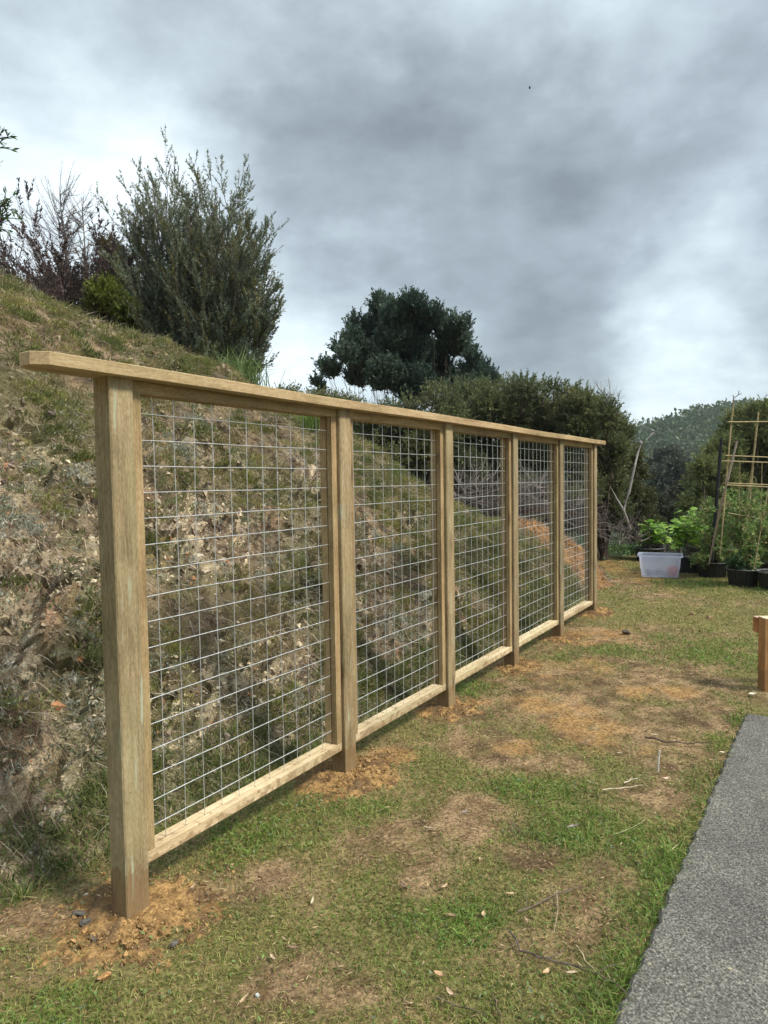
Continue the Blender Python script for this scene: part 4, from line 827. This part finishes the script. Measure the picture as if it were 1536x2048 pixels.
tomato('tall tomato plant filling the middle of the trellis', 211, 'C', [(1475, 985), (1495, 975), (1480, 1020), (1510, 1000), (1460, 1040), (1500, 1050), (1520, 1030), (1470, 1080), (1515, 1080)], TC, fruit=[(1497, 1078, .018, (.35, .36, .10))])
tomato('tomato plant with green and orange fruit at the right edge', 212, 'E', [(1520, 1000), (1540, 985), (1560, 1000), (1535, 1040), (1555, 1050), (1515, 1060), (1525, 1020)], TC,
       fruit=[(1526, 1074, .026, (.33, .36, .12)), (1518, 1082, .024, (.28, .33, .10)), (1531, 1086, .024, (.38, .38, .14)), (1512, 1103, .020, (.60, .14, .03))])
tomato('low dense dark green bushy plant in the front ribbed pot', 213, 'C', [(1468, 1110), (1480, 1098), (1495, 1100), (1505, 1112), (1475, 1118), (1490, 1112), (1460, 1120)], [(.06, .12, .05), (.085, .15, .06)], 8, 'herb_plant')
tomato('thin straggling weed at the left rim of the pot under the black stake', 214, 'B', [(1400, 1112), (1408, 1105), (1395, 1120), (1418, 1112)], TC, 6, 'weed')
tomato('leafy plant in the back pot between the fig plants and the stake', 215, 'H', [(1385, 1040), (1400, 1030), (1412, 1040), (1395, 1065), (1380, 1060), (1425, 1050)], TC, 9, 'pepper_plant')
# weeds by the bowl
r = rs(216); c = gnd(1250, 1112); A = Acc(); n_ = 1500; P = c+r.normal(0, 1, (n_, 3))*np.array([.24, .3, .03])+np.array([0, .25, .11]); P[:, 2] = np.abs(P[:, 2]); D = r.normal(0, 1, (n_, 3))+np.array([0, 0, .4])
leaves(A, P, D, r.uniform(.04, .085, n_), r.uniform(.02, .04, n_), pick(r, n_, [(.12, .21, .07), (.17, .27, .10), (.09, .15, .05)]), r, .08)
tag(A.build('weed_patch', M['leaf']), 'low leafy green weeds between the black bowl and the clear tub', 'weeds', kind='stuff')

# ---- clear tub
tb = gnd(1313, 1150); tb[1] += .22; tb[0] += .15; tb[2] = float(ground_h(tb[:1], tb[1:2])[0])+.012
e = empty('storage_tub', tb, 'translucent lilac white plastic storage tub with dark and red things inside', 'tub')
def rrect(w, d, rr, k=5):
    o = []
    for (sx, sy, a0) in ((1, 1, 0), (-1, 1, 90), (-1, -1, 180), (1, -1, 270)):
        for j in range(k+1): q = R(a0+90*j/k); o.append((sx*(w/2-rr)+rr*math.cos(q), sy*(d/2-rr)+rr*math.sin(q)))
    return np.array(o)
yaw = R(-24); rm = np.array([[math.cos(yaw), math.sin(yaw)], [-math.sin(yaw), math.cos(yaw)]])
def ringstack(rings):
    A = Acc(); n = None; V = []
    for (w, d, z) in rings: p = rrect(w, d, .045)@rm; n = len(p); V.append(np.column_stack([p, np.full(n, z)]))
    V = np.concatenate(V)+tb; m = len(rings); i = np.arange(m-1)[:, None]*n; j = np.arange(n)[None]
    A.add(V, [np.stack([i+j, i+(j+1) % n, i+n+(j+1) % n, i+n+j], -1).reshape(-1, 4), np.arange(n)[::-1][None]]); return A
m, nt, b = mat('frosted_plastic', .35, .5); b.inputs['Base Color'].default_value = (.80, .84, 1, 1)
tr_ = nt.nodes.new('ShaderNodeBsdfTransparent'); tr_.inputs[0].default_value = (.86, .90, 1, 1); tl = nt.nodes.new('ShaderNodeBsdfTranslucent'); tl.inputs[0].default_value = (.76, .82, 1, 1)
m1 = nt.nodes.new('ShaderNodeMixShader'); m1.inputs[0].default_value = .45; nt.links.new(b.outputs[0], m1.inputs[1]); nt.links.new(tl.outputs[0], m1.inputs[2])
m2 = nt.nodes.new('ShaderNodeMixShader'); m2.inputs[0].default_value = .40; nt.links.new(m1.outputs[0], m2.inputs[1]); nt.links.new(tr_.outputs[0], m2.inputs[2]); nt.links.new(m2.outputs[0], nt.nodes['Material Output'].inputs[0])
ringstack([(.54, .36, 0), (.55, .37, .01), (.58, .39, .13), (.59, .40, .135), (.63, .44, .355)]).build('tub_body', m, e)
ringstack([(.63, .44, .355), (.68, .49, .358), (.685, .495, .340), (.68, .49, .335)]).build('rim', m, e)
for me_ in [o for o in bpy.data.objects if o.parent == e and o.name.startswith('rim')]:      # the rim is an open band: drop its bottom cap
    bm = bmesh.new(); bm.from_mesh(me_.data); bmesh.ops.delete(bm, geom=[f for f in bm.faces if len(f.verts) > 8], context='FACES'); bm.to_mesh(me_.data); bm.free()
r = rs(230); A = Acc(); rp = lambda a_, b_: np.array([a_, b_])@rm
for (u, v_, s_, cc_) in [(-.16, -.02, .12, (.035, .036, .04)), (-.03, -.02, .11, (.06, .055, .055)), (.09, -.03, .10, (.03, .03, .035)), (.03, -.09, .05, (.05, .05, .05)), (-.1, -.09, .06, (.04, .04, .045))]:
    w_ = rp(u, v_); clods(A, (tb+np.array([w_[0], w_[1], .055]))[None], np.array([s_]), np.array([cc_]), r)
o = A.build('garden_tools', M['stone']); tag(o, 'dark bundled garden oddments lying in the bottom of the clear tub', 'tools')
A = Acc(); w_ = rp(.19, -.10); lathe(A, [(.01, 0, 0), (.05, .004, 0), (.075, .09, 0), (.072, .15, 0), (.055, .148, 0), (.03, .03, 0)], tb+np.array([w_[0], w_[1], .014]), 20, 0, (.65, .04, .035)); tag(A.build('red_cup', M['soil']), 'small red cup at the right end inside the clear tub', 'cup')

# ---- trellis, stake, pipe
m, nt, b = mat('bamboo', .6, .3); v = ncoord(nt); nt.links.new(nramp(nt, nnoise(nt, nmap(nt, v, (8, 8, 30)), 2, 4), [(.35, (.26, .20, .10)), (.55, (.42, .34, .18)), (.75, (.52, .43, .25))]), b.inputs['Base Color']); M['bamboo'] = m
e = empty('bamboo_trellis', gnd(1470, 1150), 'tall trellis of thin bamboo canes lashed in squares above the tomato plants', 'trellis'); YT = 9.4; kk = 0
for (pts, rad, nm, yo) in [([(1467, 808), (1461, 860), (1452, 960), (1443, 1080)], .011, 'upright_cane', 0), ([(1463, 850), (1458, 900), (1450, 1000), (1440, 1110)], .009, 'upright_cane', .03), ([(1517, 824), (1509, 900), (1500, 1000), (1492, 1060)], .011, 'upright_cane', 0),
        ([(1513, 850), (1505, 930), (1494, 1010)], .009, 'upright_cane', .03), ([(1590, 830), (1578, 1060)], .011, 'upright_cane', 0),
        ([(1455, 844), (1600, 843)], .010, 'crossbar', -.02), ([(1450, 911), (1600, 917)], .009, 'crossbar', -.02), ([(1444, 922), (1600, 927)], .010, 'crossbar', -.025), ([(1446, 966), (1600, 972)], .009, 'crossbar', -.02), ([(1450, 970), (1600, 977)], .010, 'crossbar', -.03),
        ([(1456, 1026), (1510, 1035)], .007, 'crossbar', -.03), ([(1537, 975), (1527, 1030)], .009, 'upright_cane', -.04), ([(1480, 925), (1478, 1060)], .005, 'upright_cane', .04), ([(1524, 925), (1522, 1060)], .005, 'upright_cane', .04)]:
    A = Acc(); P = np.array([at(px, py, YT+yo) for px, py in pts]); tube(A, P, np.linspace(rad, rad*.8, len(P)), 7, None, True)
    for q in np.linspace(.12, .9, 6):      # nodes of the cane
        i = min(int(q*(len(P)-1)), len(P)-2); f_ = q*(len(P)-1)-i; c = P[i]*(1-f_)+P[i+1]*f_; d = unit(P[i+1]-P[i]); tube(A, [c-d*.006, c, c+d*.006], [rad*.9, rad*1.3, rad*.9], 7)
    A.build(nm, M['bamboo'], e)
A = Acc(); 
for pts, rad in (([(1467, 815), (1466, 803), (1468, 795)], .008), ([(1468, 797), (1466, 790)], .006), ([(1468, 796), (1476, 790), (1483, 787)], .006), ([(1477, 790), (1478, 781)], .005)): tube(A, [at(px, py, YT) for px, py in pts], rad, 6, (.20, .18, .16))
A.build('forked_twig', M['twig'], e)
A = Acc(); P = [at(px, py, y_) for px, py, y_ in ((1474, 882, 9.3), (1455, 960, 9.35), (1440, 1020, 9.5), (1418, 1128, 9.85))]; tube(A, P, [.014, .016, .016, .014], 8, (.36, .29, .24), True)
tag(A.build('wooden_stake', M['twig']), 'weathered pale wooden stake leaning across the left side of the trellis', 'stake')
A = Acc(); P = [at(px, py, y_) for px, py, y_ in ((1443, 877, 10.3), (1437, 950, 10.3), (1431, 1030, 10.3), (1423, 1122, 10.25))]; tube(A, P, [.022, .026, .03, .034], 8, None, True); tube(A, [P[0]+np.array([0, 0, -.5]), P[0]+np.array([-.05, 0, -.3])], .01, 6)
tag(A.build('black_stake', M['black']), 'tall leaning black stake standing in the left ribbed pot', 'stake')
A = Acc(); tube(A, [at(px, py, 9.3) for px, py in ((1521, 1062), (1515, 1095), (1508, 1138))], .007, 6, None, True); tag(A.build('bamboo_cane', M['bamboo']), 'short thin bamboo cane stuck in the front ribbed pot', 'cane')
m, nt, b = mat('white_pipe', .4, .4); nt.links.new(nramp(nt, nnoise(nt, ncoord(nt), 12, 3), [(.3, (.5, .5, .46)), (.7, (.74, .74, .70))]), b.inputs['Base Color'])
A = Acc(); tube(A, [at(px, py, 11.0) for px, py in ((1384, 1080), (1404, 1078.5), (1430, 1078), (1458, 1077), (1472, 1077), (1479, 1080), (1481, 1088))], .010, 7, None, True)
tag(A.build('water_pipe', m), 'thin white water pipe bending down behind the pots', 'pipe')

# ---- timber post and rail at the right edge
bp = gnd(1542, 1374); e = empty('low_timber_barrier', bp, 'short orange brown timber post with a rail fixed behind, at the right edge', 'barrier')
m = wood_mat('stained_timber', (.24, .095, .035), (.36, .165, .07), (.46, .24, .11), .0, .3); ml_ = wood_mat('sawn_end', (.42, .30, .2), (.58, .45, .33), (.66, .55, .42), 0, 0)
AXW = np.eye(3)
def tb_(name, c, s_, ax, mm, sd):
    A = Acc(); bx(A, c, s_, AXW, None, .004); g = A.G[0]; A.G[0] = g[:, {0: [0, 1, 2], 2: [2, 0, 1]}[ax]]+rs(sd).uniform(-9, 9, 3); return A.build(name, mm, e)
for q, dx in enumerate((0, 1.7)):
    tb_('post', bp+np.array([dx+.012, .05, .215]), (.115, .09, .58), 2, m, 3+q); tb_('post_top', bp+np.array([dx+.012, .05, .510]), (.117, .092, .008), 0, ml_, 8+q)
tb_('rail', bp+np.array([.888, .126, .44]), (1.88, .06, .11), 0, m, 11); tb_('rail_top', bp+np.array([.888, .126, .499]), (1.884, .063, .007), 0, ml_, 12)

# ------------------------------------------------------------------ small loose things on the lawn
def gline(pts, z): return [gnd(px, py)+np.array([0, 0, float(ground_h(*[np.array([q]) for q in gnd(px, py)[:2]])[0])+z]) for px, py in pts]
for k, (pts, rad, C, lab) in enumerate([
    ([(1018, 1838), (1040, 1878), (1075, 1892), (1110, 1900), (1170, 1920), (1210, 1938), (1243, 1960)], .0050, (.13, .10, .085), 'long dark bare twig curving across the lawn to the path edge'),
    ([(1153, 1870), (1170, 1900), (1192, 1925), (1205, 1934)], .0025, (.52, .43, .28), 'thin pale straw stalk crossing the long dark twig'),
    ([(1215, 1928), (1228, 1940), (1242, 1958)], .0025, (.50, .40, .25), 'short pale stalk beside the end of the long dark twig'),
    ([(1035, 1803), (1065, 1795), (1110, 1772), (1165, 1755)], .0045, (.15, .115, .09), 'dark twig lying at the top of the bare patch near the path'),
    ([(1113, 1765), (1116, 1800), (1108, 1845)], .0035, (.30, .24, .17), 'thin brown stalk running down the bare patch near the path'),
    ([(1290, 1468), (1330, 1478), (1375, 1481), (1425, 1479)], .0075, (.085, .065, .052), 'dark straight stick lying in the far grass beside the path corner'),
    ([(1205, 1570), (1240, 1568), (1262, 1565), (1284, 1561)], .0045, (.55, .46, .33), 'pale stick lying flat in the middle of the lawn'),
    ([(1248, 1556), (1262, 1550), (1276, 1547)], .0040, (.58, .52, .40), 'short whitish stick just above the flat pale stick'),
    ([(1175, 1551), (1190, 1556), (1205, 1560)], .0035, (.50, .40, .28), 'short tan stalk left of the flat pale stick'),
    ([(1337, 1692), (1350, 1682), (1362, 1672)], .0040, (.56, .46, .28), 'short straw coloured stick close to the path edge'),
    ([(870, 1968), (900, 1982), (940, 1992), (975, 2004)], .0035, (.14, .11, .075), 'thin dark stalk on the grass at the bottom of the picture'),
    ([(984, 1962), (992, 1990), (1003, 2020), (1012, 2042)], .0030, (.16, .12, .08), 'thin dark stalk running towards the bottom edge'),
    ([(1230, 1352), (1242, 1360), (1252, 1367)], .0050, (.52, .42, .27), 'small straw stick on the far worn ground'),
    ([(1302, 1364), (1316, 1373), (1328, 1381)], .0050, (.50, .42, .30), 'small pale stick on the worn ground near the timber post'),
    ([(1225, 1655), (1260, 1645), (1290, 1628)], .0030, (.30, .30, .16), 'faint greenish stalk in the grass left of the path'),
    ([(1020, 1622), (1030, 1640), (1048, 1655)], .0045, (.14, .10, .08), 'small dark forked twig in the middle of the lawn')]):
    A = Acc(); P = np.array(gline(pts, .018)); P = np.concatenate([P[:1]]+[np.array([(a_+b_)/2+rs(k).normal(0, .004, 3), b_]) for a_, b_ in zip(P[:-1], P[1:])]); rad *= .75; tube(A, P, np.linspace(rad, rad*.45, len(P)), 6, C, True)
    if k in (0, 3, 15):
        rr_ = rs(k+50)
        for i in range(1, len(P)-1, 2): q = P[i]+unit(P[i]-P[i-1])*rr_.uniform(.03, .09)+np.array([rr_.normal(0, .04), rr_.normal(0, .04), .01]); tube(A, [P[i], (P[i]+q)/2+rr_.normal(0, .004, 3), q], [rad*.5, rad*.4, rad*.2], 5, C)
    tag(A.build('twig', M['twig']), lab, 'twig', 'loose twigs on the lawn')
g1 = gnd(1316, 1536); A = Acc(); tube(A, [g1+np.array([0, 0, -.02]), g1+np.array([.002, 0, .05]), g1+np.array([.008, 0, .095])], .0055, 6, (.66, .62, .52), True); tag(A.build('peg', M['twig']), 'small whitish stick standing upright in the lawn', 'peg')
def chip(px, py, L, Wd_c, ang, C, lab, name='bark_chip', cat='bark chip'):
    """curled thin chip: a 3x7 grid given thickness"""
    L *= .72; Wd_c *= .7; r = rs(int(px*7+py)); p = gnd(px, py); p[2] = float(ground_h(p[:1], p[1:2])[0])+.017; u = np.linspace(-1, 1, 9); v_ = np.linspace(-1, 1, 4); U_, V_ = np.meshgrid(u, v_); w = Wd_c/2*(1-np.abs(U_)**2.2*.9)
    x = U_*L/2; y = V_*w+.12*L*(U_**2-.5)*r.uniform(-1, 1); z = .10*L*U_**2*r.uniform(.2, 1)+.5*Wd_c*(V_**2)*.6+.05*L*U_*r.normal(); c_, s_ = math.cos(R(ang)), math.sin(R(ang))
    P = np.stack([x*c_-y*s_, x*s_+y*c_, z], -1).reshape(-1, 3)+p; Q = P-np.array([0, 0, .0022]); i = (np.arange(3)[:, None]*9+np.arange(8)[None]).ravel(); F = np.stack([i, i+1, i+10, i+9], 1)
    ring = list(range(0, 9))+[17, 26]+list(range(35, 26, -1))+[18, 9]; S_ = np.array([(ring[j], ring[j]+36, ring[(j+1) % len(ring)]+36, ring[(j+1) % len(ring)]) for j in range(len(ring))])
    A = Acc(); A.add(np.concatenate([P, Q]), [F, F[:, ::-1]+36, S_], C); return tag(A.build(name, M['stone']), lab, cat, 'bark chips and dry leaves on the lawn')
BR, TN, GY = (.20, .135, .09), (.46, .34, .21), (.26, .225, .20)
for c in [(900, 1808, .085, .020, -20, (.33, .22, .14), 'reddish brown bark strip on green grass below the round bare patch'), (967, 1806, .05, .022, 70, TN, 'tan dry leaf right of the reddish bark strip'),
          (1145, 1640, .095, .022, 25, GY, 'grey bark strip in the grass in the middle of the lawn'), (930, 1610, .06, .016, 20, GY, 'grey bark sliver near the second fence post mound'), (858, 1640, .075, .018, 8, (.34, .27, .18), 'tan curled strip at the top of the bare patch'),
          (1022, 1768, .065, .013, 5, TN, 'thin tan chip left of the bare patch near the path'), (1052, 1818, .055, .012, -75, (.36, .26, .17), 'narrow brown chip standing at an angle by the bare patch'), (960, 1700, .004+.05, .013, 80, TN, 'small tan chip on grass right of the round bare patch'),
          (878, 1925, .05, .025, -25, (.52, .34, .20), 'pale orange dry leaf at the bottom middle of the lawn'), (1093, 1920, .05, .020, 40, (.55, .37, .22), 'pale orange dry leaf beside the long dark twig'), (1143, 1922, .055, .013, 0, (.50, .40, .28), 'flat tan chip under the long dark twig'),
          (900, 1960, .05, .018, -50, (.48, .36, .24), 'tan chip near the bottom edge'), (806, 1750, .07, .018, -60, BR, 'dark brown curled chip inside the round bare patch'), (888, 1752, .06, .014, 40, TN, 'tan sliver inside the round bare patch'),
          (624, 1775, .055, .012, 80, (.55, .47, .34), 'whitish sliver on the grass left of the round bare patch'), (385, 1745, .05, .014, 70, TN, 'tan chip beside the nearest soil mound'), (485, 1965, .075, .012, 60, TN, 'long tan sliver in the grass at the bottom left'),
          (545, 1885, .055, .014, -50, (.44, .33, .22), 'tan chip in the grass right of the nearest soil mound'), (585, 1865, .07, .016, -10, BR, 'dark brown bark piece right of the nearest soil mound'), (1332, 1548, .055, .03, 10, (.60, .45, .33), 'pinkish dry leaf beside the upright peg'),
          (1310, 1463, .07, .022, -15, (.52, .42, .28), 'pale dry leaf on the worn ground above the dark stick'), (1240, 1500, .05, .018, 5, (.48, .40, .28), 'small tan leaf on the worn ground in mid lawn'), (1445, 1499, .05, .022, -15, (.60, .52, .36), 'cream leaf lying on green grass at the path corner'),
          (1505, 1383, .085, .05, 10, (.66, .60, .46), 'cream wood chip in front of the timber post'), (1432, 1135, .09, .05, 0, (.62, .50, .34), 'pale dry leaf on the grass in front of the pots'), (1472, 1237, .09, .02, -40, (.55, .46, .28), 'tan stick like chip on the far green lawn'),
          (1355, 2022, .03, .014, 20, (.55, .50, .36), 'cream leaf fragment on the concrete near the bottom edge'), (1440, 1930, .035, .018, 0, (.46, .40, .27), 'tan leaf fragment on the concrete path')]: chip(*c)
def rock(px, py, s_, C, lab, name='rock', cat='rock', seed=0, P=None, sub=2, mt='stone', grp='rocks on the bank and lawn'):
    r = rs(seed+int(px)); p = P if P is not None else gnd(px, py); p = np.array(p, float)
    if P is None: p[2] = float(ground_h(p[:1], p[1:2])[0])+s_*.35
    bm = bmesh.new(); bmesh.ops.create_icosphere(bm, subdivisions=sub, radius=1); V = np.array([v.co for v in bm.verts]); F = np.array([[v.index for v in f.verts] for f in bm.faces]); bm.free()
    pl = unit(r.normal(size=(9, 3))); dd = r.uniform(.30, .8, 9); 
    for q, d_ in zip(pl, dd): h_ = V@q; V = V-np.maximum(h_-d_, 0)[:, None]*q
    V = V*np.array([1, .8, .65])+r.normal(0, .02, V.shape); A = Acc(); A.add(V*s_+p, F, np.array(C)*r.uniform(.85, 1.15, (len(V), 1))); return tag(A.build(name, M[mt]), lab, cat, grp)
OR, GR = (.40, .22, .09), (.115, .108, .095)
for a in [(206, 1917, .030, OR, 'orange clay lump at the front left of the nearest soil mound'), (175, 1812, .032, GR, 'dark grey rock left of the nearest post'), (158, 1795, .028, (.10, .095, .085), 'dark grey stone behind the grey rock left of the nearest post'), (185, 1840, .022, GR, 'small grey stone in front left of the nearest post'),
          (346, 1848, .022, (.11, .10, .085), 'dark stone on the right side of the nearest soil mound'), (374, 1812, .016, OR, 'small orange clod right of the nearest post'), (515, 1950, .010, (.42, .46, .44), 'pale grey pebble at the bottom of the lawn'), (168, 1806+18, .022, OR, 'orange clay lump beside the grey rocks'),
          (1386, 1224, .045, (.30, .20, .11), 'brown stone on the far green lawn'), (1418, 1230, .052, (.26, .17, .09), 'larger brown stone right of the other on the far lawn'), (1252, 1262, .05, (.09, .075, .055), 'dark clod on the far worn ground'), (172, 1762, .012, (.6, .58, .52), 'tiny white pebble behind the nearest post')]: rock(*a, sub=3)
for k, (px, py, s_, C, lab) in enumerate([(128, 1185, .055, (.16, .115, .085), 'brown rock jutting from the bank left of the nearest post'), (95, 830, .05, (.13, .10, .085), 'dark rock high on the bank above the cap rail end'), (60, 1305, .06, (.42, .35, .26), 'cream rock face in the lower left of the bank'),
          (150, 1455, .07, (.46, .38, .27), 'large cream rock low on the bank beside the nearest post'), (395, 1120, .07, (.50, .43, .32), 'cream rock seen through the middle of the nearest mesh panel'), (410, 1145, .05, (.40, .33, .24), 'tan rock just below the cream one behind the nearest panel'), (455, 1128, .04, (.42, .19, .10), 'rust red stone behind the nearest mesh panel'),
          (345, 1500, .05, (.45, .36, .22), 'yellowish rock low behind the nearest mesh panel'), (555, 1010, .05, (.40, .36, .32), 'grey stone high behind the right of the nearest panel'), (850, 1195, .08, (.44, .38, .28), 'cream rock behind the second mesh panel'), (770, 1370, .06, (.40, .34, .25), 'tan rock at the foot of the bank behind the second panel')]):
    v = ray(px, py); best = None
    for s2 in np.arange(1.5, 12, .01):
        p = np.array([v.x*s2, v.y*s2, CAMZ+v.z*s2]); t_, n_ = to_tn(p[0], p[1])
        if n_ > 2.3 and p[2] < float(bank_h(np.array([t_]), np.array([n_]))[0])+.02: best = p; break
    if best is not None: rock(px, py, s_*.75*best[1]/3.4, C, lab, P=best, sub=3)
# small flying insect
c = at(1059.5, 175, 3.0); e = empty('insect', c, 'tiny dark flying insect against the grey clouds', 'insect')
A = Acc(); lathe(A, [(.0001, -.007, 0), (.003, -.005, 0), (.0042, -.001, 0), (.003, .003, 0), (.0032, .005, 0), (.0001, .0075, 0)], c, 10); A.build('body', M['black'], e, True)
A = Acc()
for s_ in (-1, 1): A.add([c+np.array([0, .001, .003]), c+np.array([s_*.004, .004, .006]), c+np.array([s_*.006, .005, .000]), c+np.array([s_*.002, .003, -.002])], np.array([[0, 1, 2, 3]]))
m, nt, b = mat('insect_wing', .2, .5); b.inputs['Base Color'].default_value = (.4, .42, .42, 1); b.inputs['Alpha'].default_value = .25; A.build('wings', m, e)
# small marker tied near the brush heap
A = Acc(); p = at(1001, 1062, 9.9); tube(A, [p, p+np.array([0, 0, .16])], .006, 6, (.5, .4, .3)); A.add([p+np.array([-.05, 0, .10]), p+np.array([.03, .01, .11]), p+np.array([.04, .0, .19]), p+np.array([-.03, .012, .20])], np.array([[0, 1, 2, 3]]), (.75, .16, .08))
tag(A.build('marker_peg', M['twig']), 'small red orange marker peg on the orange soil behind the third panel', 'marker')
# little white roof in the valley
c = at(1337, 997, 70); e = empty('small_building', c+np.array([0, 0, -2.2]), 'tiny white roofed building among the valley trees', 'building')
A = Acc(); bx(A, c+np.array([0, 1.0, -1.3]), (1.5, 1.6, 1.8), np.eye(3)); A.build('wall', M['concrete'], e)
m, nt, b = mat('white_roof', .5, .3); nt.links.new(nramp(nt, nnoise(nt, ncoord(nt), 3, 3), [(.3, (.66, .67, .68)), (.7, (.82, .83, .84))]), b.inputs['Base Color'])
A = Acc(); V = [c+np.array(q) for q in ((-.9, 0, -.4), (.9, 0, -.4), (.9, 1, .25), (-.9, 1, .25), (-.9, 2, -.4), (.9, 2, -.4))]; A.add(V, np.array([[0, 1, 2, 3], [3, 2, 5, 4]])); A.build('roof', m, e)

# ---- far forest on the hill and in the valley (uncountable)
r = rs(180); n_ = 9000; d = 75*(330/75)**r.rand(n_); a_ = np.radians(r.uniform(-36, 48, n_)); x = d*np.sin(a_); y = d*np.cos(a_); z = ground_h(x, y); cr = r.uniform(1.3, 3.2, n_)*(.75+d/400)
per = 44; i = np.repeat(np.arange(n_), per); v = unit(r.normal(size=(len(i), 3))); v[:, 2] = np.abs(v[:, 2])*1.1-.15; P = np.stack([x, y, z+cr*.5], 1)[i]+v*cr[i][:, None]*r.uniform(.7, 1.1, (len(i), 1))
C = pick(r, n_, [(.070, .115, .045), (.08, .125, .048), (.09, .12, .052), (.062, .10, .042), (.095, .12, .06)])[i]*r.uniform(.88, 1.15, (len(i), 1))
A = Acc(); leaves(A, P, v+r.normal(0, .6, (len(i), 3)), cr[i]*r.uniform(.2, .42, len(i)), cr[i]*r.uniform(.16, .3, len(i)), C, r)
tag(A.build('far_forest', M['leaf']), 'dense dark bush forest covering the distant hill and valley', 'forest', kind='stuff')

# ------------------------------------------------------------------ air
A = Acc(); bx(A, (0, 0, (Z.max()+8-32)/2), (9400, 9400, Z.max()+8+32), np.eye(3)); hz = A.build('haze', None); hm = bpy.data.materials.new('haze_air'); hm.use_nodes = True; nt = hm.node_tree; nt.nodes.remove(nt.nodes['Principled BSDF'])
v = nt.nodes.new('ShaderNodeVolumePrincipled'); v.inputs['Color'].default_value = (.80, .88, .96, 1); v.inputs['Density'].default_value = .00042; v.inputs['Anisotropy'].default_value = .2
nt.links.new(v.outputs[0], nt.nodes['Material Output'].inputs['Volume']); hz.data.materials.append(hm); tag(hz, 'thin pale haze softening the distant hill', 'haze', kind='stuff')
